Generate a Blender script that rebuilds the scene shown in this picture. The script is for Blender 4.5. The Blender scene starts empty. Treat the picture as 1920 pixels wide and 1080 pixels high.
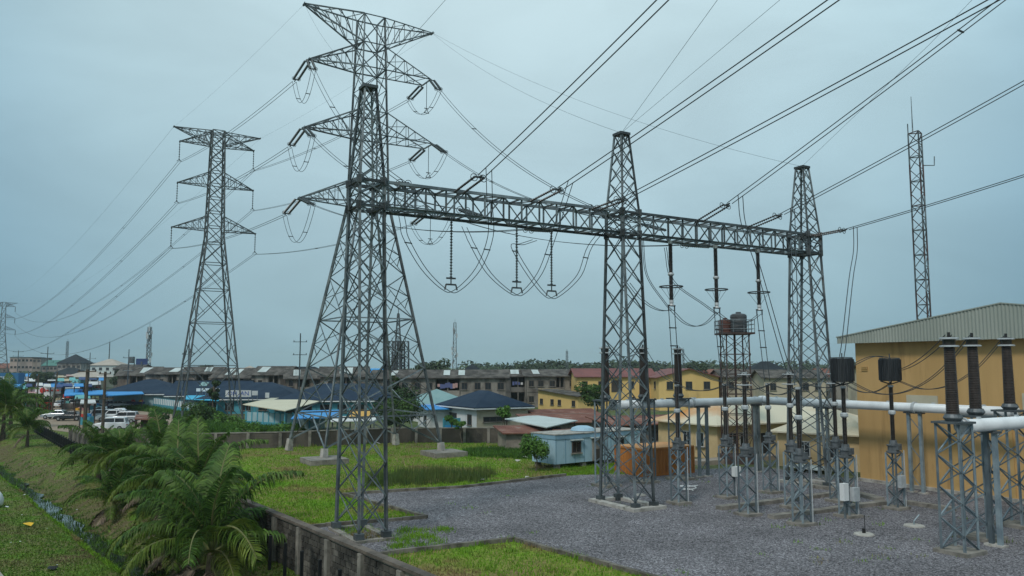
import bpy, math, random
import numpy as np
from mathutils import Vector, Matrix
from mathutils.geometry import tessellate_polygon
random.seed(7); RNG = np.random.default_rng(7)
S = bpy.context.scene; COL = S.collection; D = bpy.data
R = math.radians
# ------------------------------------------------------------------ camera, sky, sun, exposure
HC, FPX, PIT = 8.5, 1500.0, math.atan(148 / 1500)
cam_d = D.cameras.new('camera'); cam = D.objects.new('camera', cam_d); COL.objects.link(cam)
cam_d.sensor_width = 36; cam_d.lens = 36 * FPX / 1920; cam_d.clip_start = .5; cam_d.clip_end = 9000
cam.location = (0, 0, HC); cam.rotation_euler = (R(90) + PIT, 0, 0)
S.camera = cam
SUN_EL, SUN_AZ = R(48), R(207)          # azimuth measured from +Y towards +X
w = D.worlds.new('World'); S.world = w; w.use_nodes = True
nt = w.node_tree; nt.nodes.clear(); N = nt.nodes.new; K = nt.links.new
out = N('ShaderNodeOutputWorld'); bg = N('ShaderNodeBackground'); bg.inputs['Strength'].default_value = .1
K(bg.outputs[0], out.inputs[0])
sky = N('ShaderNodeTexSky'); sky.sky_type = 'NISHITA'; sky.sun_disc = False
sky.sun_elevation = SUN_EL; sky.sun_rotation = SUN_AZ; sky.air_density = 1.0; sky.dust_density = 3.0
# overcast layer: brighter towards the zenith (as overcast skies are) and gently ahead of the camera
tc = N('ShaderNodeTexCoord')
dot = N('ShaderNodeVectorMath'); dot.operation = 'DOT_PRODUCT'; dot.inputs[1].default_value = (0, math.cos(R(22)), math.sin(R(22))); K(tc.outputs['Generated'], dot.inputs[0])
ramp = N('ShaderNodeValToRGB'); cr = ramp.color_ramp
SKY = ((0.0, (1.65, 2.9, 3.7)), (.78, (1.3, 2.65, 3.6)), (.90, (2.4, 3.95, 4.7)), (1.0, (2.8, 4.35, 5.05)))
cr.elements[0].position = 0.0; cr.elements[0].color = (*SKY[0][1], 1); cr.elements[1].position = 1.0; cr.elements[1].color = (*SKY[3][1], 1)
for q in SKY[1:3]: e = cr.elements.new(q[0]); e.color = (*q[1], 1)
K(dot.outputs['Value'], ramp.inputs[0])
sep = N('ShaderNodeSeparateXYZ'); K(tc.outputs['Generated'], sep.inputs[0])
zr = N('ShaderNodeMapRange'); zr.inputs['From Min'].default_value = 0; zr.inputs['From Max'].default_value = 1
zr.inputs['To Min'].default_value = 0.0; zr.inputs['To Max'].default_value = 1.0; K(sep.outputs['Z'], zr.inputs['Value'])
zc = N('ShaderNodeMix'); zc.data_type = 'RGBA'; zc.inputs['A'].default_value = (1, 1, 1, 1); zc.inputs['B'].default_value = (3.5, 2.7, 2.35, 1); zc.clamp_factor = True; K(zr.outputs[0], zc.inputs['Factor'])
mp = N('ShaderNodeMapping'); mp.inputs['Scale'].default_value = (1, 1, 2.6); K(tc.outputs['Generated'], mp.inputs[0])
no = N('ShaderNodeTexNoise'); no.inputs['Scale'].default_value = 3.2; no.inputs['Detail'].default_value = 7; no.inputs['Distortion'].default_value = .6
no.inputs['Roughness'].default_value = .5; K(mp.outputs[0], no.inputs['Vector'])
mr = N('ShaderNodeMapRange'); mr.inputs['From Min'].default_value = .3; mr.inputs['From Max'].default_value = .7
mr.inputs['To Min'].default_value = .90; mr.inputs['To Max'].default_value = 1.09; K(no.outputs['Fac'], mr.inputs['Value'])
mz = N('ShaderNodeVectorMath'); mz.operation = 'MULTIPLY'; K(ramp.outputs[0], mz.inputs[0]); K(zc.outputs['Result'], mz.inputs[1])
mul = N('ShaderNodeVectorMath'); mul.operation = 'SCALE'; K(mz.outputs[0], mul.inputs[0]); K(mr.outputs[0], mul.inputs['Scale'])
mx = N('ShaderNodeMix'); mx.data_type = 'RGBA'; mx.inputs['Factor'].default_value = .88
K(sky.outputs[0], mx.inputs['A']); K(mul.outputs[0], mx.inputs['B']); K(mx.outputs['Result'], bg.inputs['Color'])
sl = D.lights.new('sun', 'SUN'); sl.energy = 1.5; sl.angle = R(10); sl.color = (1, .96, .9)
so = D.objects.new('sun', sl); COL.objects.link(so)
# the veiled sun stands high behind the viewer's left shoulder
so.rotation_euler = Vector((math.sin(SUN_AZ) * math.cos(SUN_EL), math.cos(SUN_AZ) * math.cos(SUN_EL), math.sin(SUN_EL))).to_track_quat('Z', 'Y').to_euler()
vs = S.view_settings; vs.view_transform = 'Standard'; vs.look = 'None'; vs.exposure = 0.12; vs.gamma = 1; vs.use_curve_mapping = False
S.render.engine = 'CYCLES'
S.cycles.use_denoising = True; S.cycles.max_bounces = 5; S.cycles.volume_bounces = 1
S.cycles.transparent_max_bounces = 8; S.cycles.sample_clamp_indirect = 4

# ------------------------------------------------------------------ surveying helpers
cP, sP = math.cos(PIT), math.sin(PIT)
def ray(x, y):
    u = (x - 960) / FPX; v = (540 - y) / FPX
    return Vector((u, cP - v * sP, sP + v * cP))
def gp(x, y, z=0.0):
    d = ray(x, y); t = (z - HC) / d.z
    return Vector((d.x * t, d.y * t, z))
def at(x, y, Y):
    d = ray(x, y); t = Y / d.y
    return Vector((d.x * t, Y, HC + d.z * t))
V = Vector
GA = R(30.4); G = V((math.cos(GA), math.sin(GA), 0)); NN = V((-math.sin(GA), math.cos(GA), 0)); UP = V((0, 0, 1))
A2 = V((-.592, .806, 0)); B2 = V((.806, .592, 0))        # along the road side wall / across it
def uv(u, v, z=0): return A2 * u + B2 * v + UP * z

# ------------------------------------------------------------------ materials
def mat(name, c1, c2=None, scale=1.0, rough=.8, metal=0.0, bump=0.0, bscale=None, rnd=0.0, stretch=None, lo=.4, hi=.62,
        c3=None, s3=8.0, lo3=.55, hi3=.7, island=False, spec=.3, wave=None, trans=0, detail=6):
    m = D.materials.new(name); m.use_nodes = True; t = m.node_tree; n = t.nodes.new; k = t.links.new
    b = t.nodes['Principled BSDF']; b.inputs['Roughness'].default_value = rough; b.inputs['Metallic'].default_value = metal
    b.inputs['Specular IOR Level'].default_value = spec
    geo = n('ShaderNodeNewGeometry'); pos = geo.outputs['Position']
    def noise(sc, st=None, det=detail):
        src = pos
        if st:
            q = n('ShaderNodeVectorMath'); q.operation = 'MULTIPLY'; q.inputs[1].default_value = st; k(pos, q.inputs[0]); src = q.outputs[0]
        x = n('ShaderNodeTexNoise'); x.inputs['Scale'].default_value = sc; x.inputs['Detail'].default_value = det
        x.inputs['Roughness'].default_value = .62; k(src, x.inputs['Vector']); return x.outputs['Fac']
    def mrange(v, a, c, d=0., f=1.):
        x = n('ShaderNodeMapRange'); x.inputs['From Min'].default_value = a; x.inputs['From Max'].default_value = c
        x.inputs['To Min'].default_value = d; x.inputs['To Max'].default_value = f; k(v, x.inputs['Value']); return x.outputs[0]
    col = None
    def mixc(f, a, c):
        x = n('ShaderNodeMix'); x.data_type = 'RGBA'; k(f, x.inputs['Factor'])
        if isinstance(a, tuple): x.inputs['A'].default_value = (*a, 1)
        else: k(a, x.inputs['A'])
        if isinstance(c, tuple): x.inputs['B'].default_value = (*c, 1)
        else: k(c, x.inputs['B'])
        return x.outputs['Result']
    if c2:
        col = mixc(mrange(noise(scale, stretch), lo, hi), c1, c2)
        if c3: col = mixc(mrange(noise(s3, stretch), lo3, hi3), col, c3)
    if rnd or island:
        if island: rv = geo.outputs['Random Per Island']
        else: rv = n('ShaderNodeObjectInfo').outputs['Random']
        sc = n('ShaderNodeVectorMath'); sc.operation = 'SCALE'
        if col is None: sc.inputs[0].default_value = c1
        else: k(col, sc.inputs[0])
        k(mrange(rv, 0, 1, 1 - (rnd or .45), 1 + (rnd or .45)), sc.inputs['Scale']); col = sc.outputs[0]
    if col is None: b.inputs['Base Color'].default_value = (*c1, 1)
    else: k(col, b.inputs['Base Color'])
    if bump or wave:
        bp = n('ShaderNodeBump'); bp.inputs['Strength'].default_value = .6; bp.inputs['Distance'].default_value = bump or .05
        if wave:
            wv = n('ShaderNodeTexWave'); wv.bands_direction = wave[0]; wv.inputs['Scale'].default_value = wave[1]
            wv.inputs['Distortion'].default_value = 0
            mpn = n('ShaderNodeMapping'); mpn.inputs['Rotation'].default_value = (0, 0, -GA if len(wave) < 3 else wave[2]); k(pos, mpn.inputs[0])
            k(mpn.outputs[0], wv.inputs['Vector']); k(wv.outputs['Fac'], bp.inputs['Height'])
        else: k(noise(bscale or scale * 6, None, 4), bp.inputs['Height'])
        k(bp.outputs[0], b.inputs['Normal'])
    if trans:
        tb = n('ShaderNodeBsdfTranslucent'); ad = n('ShaderNodeMixShader'); ad.inputs[0].default_value = trans
        if col is None: tb.inputs[0].default_value = (*c1, 1)
        else: k(col, tb.inputs[0])
        k(b.outputs[0], ad.inputs[1]); k(tb.outputs[0], ad.inputs[2]); k(ad.outputs[0], t.nodes['Material Output'].inputs[0])
    return m
M = {}
def defm(key, *a, **kw): M[key] = mat(key, *a, **kw)
defm('galv', (.09, .11, .12), (.20, .23, .24), .9, .5, .35, rnd=.5, c3=(.12, .1, .085), s3=1.6, lo3=.6, hi3=.75)
defm('galv_dark', (.06, .07, .075), (.10, .115, .12), 1.2, .6, .3, rnd=.3)
defm('galv_blue', (.15, .19, .215), (.23, .28, .30), 1.5, .5, .3, rnd=.4)
defm('far_steel', (.06, .075, .08), (.11, .125, .13), .6, .7, .2)
defm('rust_steel', (.07, .04, .034), (.09, .075, .07), 1.5, .85, .1, rnd=.3)
defm('redwhite', (.085, .045, .042), (.05, .05, .05), .35, .7, rnd=.3)
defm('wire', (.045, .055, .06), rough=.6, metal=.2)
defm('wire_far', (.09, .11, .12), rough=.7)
defm('glass_disc', (.06, .075, .08), rough=.25, spec=.6)
defm('porcelain', (.018, .015, .014), (.032, .026, .024), 3, .3, spec=.55)
defm('porcelain_brown', (.032, .024, .021), (.05, .038, .033), 2, .45, spec=.4)
defm('pipe_white', (.76, .79, .80), (.62, .65, .66), .6, .38, spec=.4)
defm('tank_grey', (.15, .165, .175), (.08, .088, .092), 2.5, .5, .3, bump=.01)
defm('trap', (.016, .019, .022), (.04, .045, .05), 2.0, .5, stretch=(6, 6, .4))
defm('box_grey', (.5, .53, .54), (.4, .43, .44), 3, .5, .1)
defm('concrete', (.28, .255, .22), (.155, .145, .125), 1.3, .92, bump=.015, bscale=9, c3=(.09, .08, .065), s3=2.2, lo3=.56, hi3=.72)
defm('concrete_pale', (.44, .42, .38), (.3, .28, .25), 1.8, .92, bump=.012, bscale=9, c3=(.15, .14, .11), s3=2.0)
defm('kerb', (.085, .075, .06), (.21, .19, .155), 1.4, .95, bump=.02, bscale=8)
defm('block', (.04, .037, .032), (.115, .105, .09), 1.1, .95, bump=.012, bscale=14, rnd=.4, lo=.42, hi=.6, c3=(.02, .02, .018), s3=.8, lo3=.5, hi3=.62)
defm('mortar', (.27, .25, .21), (.15, .14, .12), .8, .95, bump=.01, bscale=16, lo=.4, hi=.6)
defm('coping', (.09, .075, .062), (.17, .14, .115), 1.1, .95, bump=.02, bscale=12, c3=(.06, .055, .045), s3=2.4)
defm('rearwall', (.06, .052, .044), (.13, .112, .092), .35, .95, bump=.02, bscale=6, c3=(.055, .05, .042), s3=.6, lo3=.48, hi3=.6, stretch=(1, 1, .5))
defm('fence_black', (.012, .013, .015), rough=.5)
defm('timber', (.075, .058, .045), (.12, .095, .075), 2, .9, stretch=(5, 5, .6))
defm('hall_wall', (.54, .345, .145), (.48, .305, .125), .7, .9, bump=.006, bscale=20, c3=(.27, .165, .07), s3=1.1, lo3=.54, hi3=.76, stretch=(1, 1, .12))
defm('hall_strip', (.52, .34, .14), (.45, .29, .11), .8, .9)
defm('corrug', (.36, .39, .345), (.31, .34, .30), .35, .5, .1, stretch=(1, 1, .3))
defm('cream_panel', (.5, .47, .36), (.45, .42, .32), 1, .7)
defm('bung_wall', (.60, .45, .25), (.52, .38, .2), .6, .9, c3=(.4, .3, .17), s3=.5)
defm('bung_roof', (.62, .57, .44), (.55, .48, .34), .4, .7, wave=('X', 1.6))
defm('bung_rust', (.62, .56, .42), (.52, .22, .05), .11, .7, lo=.46, hi=.6, wave=('X', 1.6), detail=2)
defm('cabin_blue', (.36, .52, .62), (.30, .45, .54), .8, .6, c3=(.24, .33, .37), s3=1.2, lo3=.6, hi3=.75, stretch=(1, 1, .35))
defm('cabin_trim', (.17, .30, .40), (.22, .36, .45), 1, .6)
defm('cont_orange', (.47, .18, .04), (.38, .135, .032), .5, .6, c3=(.2, .07, .03), s3=1.0, lo3=.58, hi3=.75, stretch=(1, 1, .4))
defm('cont_roof', (.55, .27, .1), (.45, .2, .06), .8, .7)
defm('white_wall', (.72, .74, .74), (.64, .66, .66), .5, .85, c3=(.5, .5, .48), s3=.4, stretch=(1, 1, .3))
defm('turq', (.06, .28, .36), (.09, .34, .42), .7, .7)
defm('turq_pale', (.34, .48, .50), (.27, .40, .42), .7, .8)
defm('sky_blue', (.03, .22, .55), (.04, .3, .6), .5, .6)
defm('canopy_blue', (.015, .33, .56), (.03, .42, .62), .4, .5)
defm('canopy_cream', (.62, .57, .42), (.55, .5, .36), .5, .7)
defm('tarp_white', (.62, .62, .6), (.5, .5, .48), .8, .7, rnd=.2)
defm('tarp_teal', (.1, .33, .32), (.15, .4, .38), .8, .7, rnd=.2)
defm('tarp_navy', (.02, .04, .13), (.03, .06, .17), .8, .7, rnd=.3)
defm('tarp_pink', (.42, .2, .2), (.5, .3, .28), .8, .7)
defm('tarp_tan', (.5, .42, .28), (.42, .34, .22), .8, .8)
defm('navy_roof', (.018, .034, .060), (.027, .046, .074), .5, .75, wave=('Z', 5.0), bump=.02, spec=.1, c3=(.04, .065, .10), s3=.15, lo3=.58, hi3=.78)
defm('teal_roof', (.18, .30, .30), (.22, .34, .33), .5, .6)
defm('dark_roof', (.022, .028, .034), (.032, .04, .046), .5, .8, spec=.1)
defm('green_roof', (.06, .17, .14), (.08, .2, .16), .5, .6)
defm('red_roof', (.21, .075, .065), (.16, .06, .055), .4, .7, wave=('X', 1.6, 0))
defm('tan_roof', (.42, .37, .31), (.36, .31, .26), .4, .8)
defm('rust_roof', (.16, .06, .042), (.25, .11, .075), .5, .85, c3=(.3, .25, .22), s3=.5, lo3=.58, hi3=.7, wave=('X', 3.0))
defm('asb_roof', (.06, .052, .046), (.15, .135, .118), .6, .95, c3=(.045, .04, .035), s3=.7, lo3=.5, hi3=.66, wave=('Y', 2.4, 0))
defm('sheet_white', (.55, .6, .58), (.48, .53, .5), .4, .6, wave=('X', 2.4))
defm('grey_wall', (.31, .285, .25), (.2, .18, .155), .35, .95, c3=(.07, .06, .052), s3=.45, lo3=.44, hi3=.62, stretch=(1, 1, .45))
defm('brown_wall', (.21, .17, .14), (.28, .235, .2), .35, .95, c3=(.08, .065, .055), s3=.3, lo3=.5, hi3=.66, stretch=(1, 1, .45))
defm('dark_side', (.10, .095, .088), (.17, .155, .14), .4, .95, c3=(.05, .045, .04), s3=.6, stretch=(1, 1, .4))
defm('yellow_wall', (.70, .49, .19), (.62, .43, .16), .3, .9, c3=(.42, .29, .12), s3=.25, lo3=.56, hi3=.75, stretch=(1, 1, .4))
defm('cream_wall', (.48, .42, .31), (.4, .35, .26), .3, .9, c3=(.25, .22, .18), s3=.3, stretch=(1, 1, .4))
defm('pink_wall', (.42, .33, .29), (.36, .28, .24), .3, .9)
defm('shed_wall', (.30, .26, .215), (.22, .19, .155), .5, .95, c3=(.13, .11, .09), s3=.7)
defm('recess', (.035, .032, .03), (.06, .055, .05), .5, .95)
defm('glass', (.022, .026, .03), rough=.15, spec=.6)
defm('win_frame', (.5, .5, .48), rough=.7)
defm('win_frame_dark', (.09, .075, .065), rough=.8)
defm('gravel', (.12, .12, .13), rough=.95)
defm('stone', (.13, .122, .13), (.18, .17, .178), 5, .9, island=True, rnd=.55)
defm('grass_blade', (.18, .33, .022), (.13, .27, .018), .35, .75, island=True, rnd=.4, c3=(.26, .19, .085), s3=.2, lo3=.53, hi3=.63, trans=.35)
defm('weed', (.075, .165, .02), (.05, .125, .018), .3, .7, island=True, rnd=.5, trans=.3)
defm('reed', (.07, .12, .03), (.12, .15, .04), .5, .7, island=True, rnd=.4, trans=.3)
defm('bank_grass', (.08, .165, .018), (.115, .175, .024), .3, .8, island=True, rnd=.4, c3=(.16, .115, .065), s3=.22, lo3=.52, hi3=.66, trans=.25)
defm('frond', (.045, .105, .018), (.095, .16, .027), .8, .55, island=True, rnd=.6, spec=.22, trans=.3)
defm('frond_pale', (.085, .15, .02), (.16, .2, .035), .7, .5, island=True, rnd=.4, spec=.22, trans=.3)
defm('rachis', (.12, .13, .045), (.17, .16, .06), 2, .6)
defm('palm_trunk', (.11, .085, .06), (.06, .048, .036), 5, .95, bump=.03, bscale=18)
defm('leaf', (.045, .095, .02), (.07, .13, .026), .5, .6, island=True, rnd=.5, trans=.25)
defm('leaf_bright', (.075, .17, .025), (.1, .2, .03), .5, .6, island=True, rnd=.45, trans=.3)
defm('leaf_dark', (.022, .05, .014), (.035, .07, .018), .4, .7, island=True, rnd=.5, trans=.2)
defm('leaf_far', (.04, .062, .032), (.055, .08, .04), .1, .9, island=True, rnd=.4)
defm('bark', (.1, .08, .06), (.16, .13, .1), 3, .95)
defm('dead_frond', (.16, .12, .085), (.24, .19, .14), 2, .9, island=True, rnd=.4)
defm('dirt', (.33, .255, .19), (.25, .19, .135), .12, .95, bump=.03, bscale=1.5, c3=(.18, .15, .1), s3=.35)
defm('path', (.36, .32, .28), (.28, .25, .21), .8, .95, bump=.02, bscale=6)
defm('slab', (.33, .28, .23), (.25, .21, .17), .6, .9, bump=.01)
defm('water', (.022, .035, .03), (.04, .05, .035), .5, .06, spec=.7, bump=.01, bscale=3)
defm('car_white', (.72, .74, .75), rough=.25, spec=.5)
defm('car_silver', (.42, .44, .46), rough=.25, metal=.5)
defm('car_black', (.012, .014, .018), rough=.2, spec=.6)
defm('tyre', (.02, .02, .02), rough=.9)
defm('rim', (.4, .41, .42), rough=.35, metal=.6)
defm('lamp_white', (.7, .7, .66), rough=.2)
defm('lamp_red', (.4, .03, .02), rough=.25)
defm('plastic_yellow', (.7, .42, .03), rough=.6)
defm('plastic_white', (.72, .73, .72), rough=.55)
defm('plastic_black', (.015, .015, .015), rough=.6)
defm('sign_blue', (.03, .13, .27), rough=.6)
defm('sign_white', (.68, .69, .68), rough=.6)
defm('sign_red', (.5, .05, .04), rough=.6)
defm('ink_blue', (.04, .1, .4), rough=.6)
defm('cloth_blue', (.1, .12, .25), rough=.9); defm('cloth_pink', (.45, .28, .26), rough=.9); defm('cloth_pale', (.6, .6, .6), rough=.9)
defm('orange', (.62, .33, .04), rough=.6)
defm('tank_black', (.045, .048, .055), (.075, .08, .085), .8, .55)
defm('tank_brown', (.13, .055, .04), (.09, .042, .034), .8, .6)

# gravel: every stone of the bed gets its own tone and relief
def gravel_mat():
    m = M['gravel']; t = m.node_tree; n = t.nodes.new; k = t.links.new; b = t.nodes['Principled BSDF']
    geo = n('ShaderNodeNewGeometry')
    vo = n('ShaderNodeTexVoronoi'); vo.inputs['Scale'].default_value = 15; k(geo.outputs['Position'], vo.inputs['Vector'])
    bw = n('ShaderNodeSeparateColor'); k(vo.outputs['Color'], bw.inputs[0])
    rp = n('ShaderNodeValToRGB'); c = rp.color_ramp
    c.elements[0].color = (.04, .037, .04, 1); c.elements[1].color = (.33, .315, .33, 1)
    e = c.elements.new(.5); e.color = (.142, .133, .143, 1); k(bw.outputs[0], rp.inputs[0])
    nz = n('ShaderNodeTexNoise'); nz.inputs['Scale'].default_value = .22; nz.inputs['Detail'].default_value = 5; k(geo.outputs['Position'], nz.inputs['Vector'])
    mr = n('ShaderNodeMapRange'); mr.inputs['From Min'].default_value = .35; mr.inputs['From Max'].default_value = .68
    mr.inputs['To Min'].default_value = 1.28; mr.inputs['To Max'].default_value = .72; k(nz.outputs['Fac'], mr.inputs['Value'])
    sc = n('ShaderNodeVectorMath'); sc.operation = 'SCALE'; k(rp.outputs[0], sc.inputs[0]); k(mr.outputs[0], sc.inputs['Scale'])
    dn = n('ShaderNodeTexNoise'); dn.inputs['Scale'].default_value = .5; dn.inputs['Detail'].default_value = 7; dn.inputs['Roughness'].default_value = .7
    dm = n('ShaderNodeVectorMath'); dm.operation = 'MULTIPLY'; dm.inputs[1].default_value = (.35, 1.2, 1); k(geo.outputs['Position'], dm.inputs[0]); k(dm.outputs[0], dn.inputs['Vector'])
    df = n('ShaderNodeMapRange'); df.inputs['From Min'].default_value = .58; df.inputs['From Max'].default_value = .72; df.inputs['To Max'].default_value = .55; k(dn.outputs['Fac'], df.inputs['Value'])
    dx = n('ShaderNodeMix'); dx.data_type = 'RGBA'; dx.inputs['B'].default_value = (.085, .075, .062, 1); k(df.outputs[0], dx.inputs['Factor']); k(sc.outputs[0], dx.inputs['A'])
    k(dx.outputs['Result'], b.inputs['Base Color'])
    bp = n('ShaderNodeBump'); bp.inputs['Strength'].default_value = 1; bp.inputs['Distance'].default_value = .05; bp.invert = True
    k(vo.outputs['Distance'], bp.inputs['Height']); k(bp.outputs[0], b.inputs['Normal'])
gravel_mat()
def ground_mat(name, cols, s1, s2):
    m = D.materials.new(name); m.use_nodes = True; t = m.node_tree; n = t.nodes.new; k = t.links.new; b = t.nodes['Principled BSDF']
    b.inputs['Roughness'].default_value = .95; b.inputs['Specular IOR Level'].default_value = .15
    geo = n('ShaderNodeNewGeometry')
    a = n('ShaderNodeTexNoise'); a.inputs['Scale'].default_value = s1; a.inputs['Detail'].default_value = 8; a.inputs['Roughness'].default_value = .65; k(geo.outputs['Position'], a.inputs['Vector'])
    rp = n('ShaderNodeValToRGB'); c = rp.color_ramp
    c.elements[0].position = .3; c.elements[0].color = (*cols[0], 1); c.elements[1].position = .7; c.elements[1].color = (*cols[-1], 1)
    for i, q in enumerate(cols[1:-1]): e = c.elements.new(.3 + .4 * (i + 1) / (len(cols) - 1)); e.color = (*q, 1)
    k(a.outputs['Fac'], rp.inputs[0])
    f = n('ShaderNodeTexNoise'); f.inputs['Scale'].default_value = s2; f.inputs['Detail'].default_value = 4; k(geo.outputs['Position'], f.inputs['Vector'])
    mr = n('ShaderNodeMapRange'); mr.inputs['From Min'].default_value = .3; mr.inputs['From Max'].default_value = .7; mr.inputs['To Min'].default_value = .6; mr.inputs['To Max'].default_value = 1.35; k(f.outputs['Fac'], mr.inputs['Value'])
    sc = n('ShaderNodeVectorMath'); sc.operation = 'SCALE'; k(rp.outputs[0], sc.inputs[0]); k(mr.outputs[0], sc.inputs['Scale']); k(sc.outputs[0], b.inputs['Base Color'])
    bp = n('ShaderNodeBump'); bp.inputs['Strength'].default_value = .8; bp.inputs['Distance'].default_value = .08; k(f.outputs['Fac'], bp.inputs['Height']); k(bp.outputs[0], b.inputs['Normal'])
    M[name] = m
ground_mat('verge', [(.07, .15, .018), (.10, .175, .022), (.14, .13, .05), (.09, .165, .02), (.065, .15, .018)], .3, 7)
ground_mat('lawn', [(.115, .23, .016), (.15, .26, .02), (.2, .2, .05), (.21, .15, .07), (.15, .24, .022)], .14, 6)
ground_mat('town', [(.16, .13, .1), (.12, .12, .07), (.07, .11, .03), (.2, .165, .13)], .03, 1.2)

ground_mat('bank_soil', [(.085, .13, .022), (.11, .115, .04), (.125, .10, .055), (.105, .12, .035), (.08, .14, .02)], .6, 6)
# ------------------------------------------------------------------ object helpers
WL = {}                                   # world location of every empty / part that parents things
def org(p): return WL.get(p.name, V((0, 0, 0))) if p else V((0, 0, 0))
def link(o, parent=None, loc=V((0, 0, 0))):
    COL.objects.link(o); o.location = loc - org(parent)
    if parent: o.parent = parent
    WL[o.name] = V(loc); return o
def tag(o, label=None, cat=None, group=None, kind=None):
    if label: o['label'] = label
    if cat: o['category'] = cat
    if group: o['group'] = group
    if kind: o['kind'] = kind
    return o
def thing(name, label, cat, loc=(0, 0, 0), group=None):
    return tag(link(D.objects.new(name, None), None, V(loc)), label, cat, group)
def part(name, parent, loc):
    return link(D.objects.new(name, None), parent, V(loc))
class MB:
    def __init__(s): s.v = []; s.f = []
    def add(s, vs, fs):
        b = len(s.v); s.v += [tuple(q) for q in vs]; s.f += [tuple(i + b for i in f) for f in fs]; return s
    def box(s, c, sz, ex=None, ey=None, ez=None):
        c = V(c); ex = ex or V((1, 0, 0)); ey = ey or V((0, 1, 0)); ez = ez or UP
        hx, hy, hz = ex * sz[0] / 2, ey * sz[1] / 2, ez * sz[2] / 2
        vs = [c - hx - hy - hz, c + hx - hy - hz, c + hx + hy - hz, c - hx + hy - hz, c - hx - hy + hz, c + hx - hy + hz, c + hx + hy + hz, c - hx + hy + hz]
        return s.add(vs, [(0, 3, 2, 1), (4, 5, 6, 7), (0, 1, 5, 4), (1, 2, 6, 5), (2, 3, 7, 6), (3, 0, 4, 7)])
    def bar(s, p, q, w, h=None):
        p, q = V(p), V(q); d = (q - p); L = d.length
        if L < 1e-6: return s
        d /= L; x = d.cross(UP if abs(d.z) < .95 else V((1, 0, 0))).normalized(); y = d.cross(x)
        return s.box((p + q) / 2, (w, h or w, L), x, y, d)
    def tube(s, pts, r, n=6, cap=True):
        pts = [V(p) for p in pts]; rs = r if isinstance(r, (list, tuple)) else [r] * len(pts); b = len(s.v); ref = None
        for i, p in enumerate(pts):
            d = (pts[min(i + 1, len(pts) - 1)] - pts[max(i - 1, 0)]).normalized()
            if ref is None: ref = d.cross(UP if abs(d.z) < .9 else V((1, 0, 0))).normalized()
            x = (ref - d * ref.dot(d)).normalized(); ref = x; y = d.cross(x)
            for j in range(n):
                a = 2 * math.pi * j / n; s.v.append(tuple(p + (x * math.cos(a) + y * math.sin(a)) * rs[i]))
        for i in range(len(pts) - 1):
            for j in range(n):
                s.f.append((b + i * n + j, b + i * n + (j + 1) % n, b + (i + 1) * n + (j + 1) % n, b + (i + 1) * n + j))
        if cap:
            s.f.append(tuple(b + j for j in reversed(range(n)))); m = b + (len(pts) - 1) * n; s.f.append(tuple(m + j for j in range(n)))
        return s
    def lathe(s, p, q, prof, n=10):
        """prof: (fraction along p-q, radius)"""
        p, q = V(p), V(q); return s.tube([p + (q - p) * a for a, _ in prof], [r for _, r in prof], n)
    def poly(s, pts, z0, z1):
        n = len(pts); vs = [(x, y, z0) for x, y in pts] + [(x, y, z1) for x, y in pts]
        return s.add(vs, [tuple(reversed(range(n))), tuple(range(n, 2 * n))] + [(i, (i + 1) % n, n + (i + 1) % n, n + i) for i in range(n)])
    def build(s, name, m, parent=None, loc=None, smooth=False, kind=None):
        o0 = V(loc) if loc is not None else org(parent)
        me = D.meshes.new(name); me.from_pydata([tuple(V(q) - o0) for q in s.v], [], s.f); me.materials.append(M[m]); me.update()
        if smooth: me.polygons.foreach_set('use_smooth', [True] * len(me.polygons))
        o = link(D.objects.new(name, me), parent, o0)
        if kind: o['kind'] = kind
        return o
def npmesh(name, verts, nv, m, parent=None, loc=(0, 0, 0), kind=None):
    """verts: (k, nv, 3) array of separate polygons with nv corners"""
    verts = np.asarray(verts, dtype=np.float32); k = verts.shape[0]
    me = D.meshes.new(name); me.vertices.add(k * nv); me.vertices.foreach_set('co', (verts - np.array(loc, dtype=np.float32)).reshape(-1))
    me.loops.add(k * nv); me.loops.foreach_set('vertex_index', np.arange(k * nv, dtype=np.int32))
    me.polygons.add(k); me.polygons.foreach_set('loop_start', np.arange(0, k * nv, nv, dtype=np.int32)); me.polygons.foreach_set('loop_total', np.full(k, nv, dtype=np.int32))
    me.materials.append(M[m]); me.update(calc_edges=True)
    o = link(D.objects.new(name, me), parent, V(loc))
    if kind: o['kind'] = kind
    return o
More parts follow.
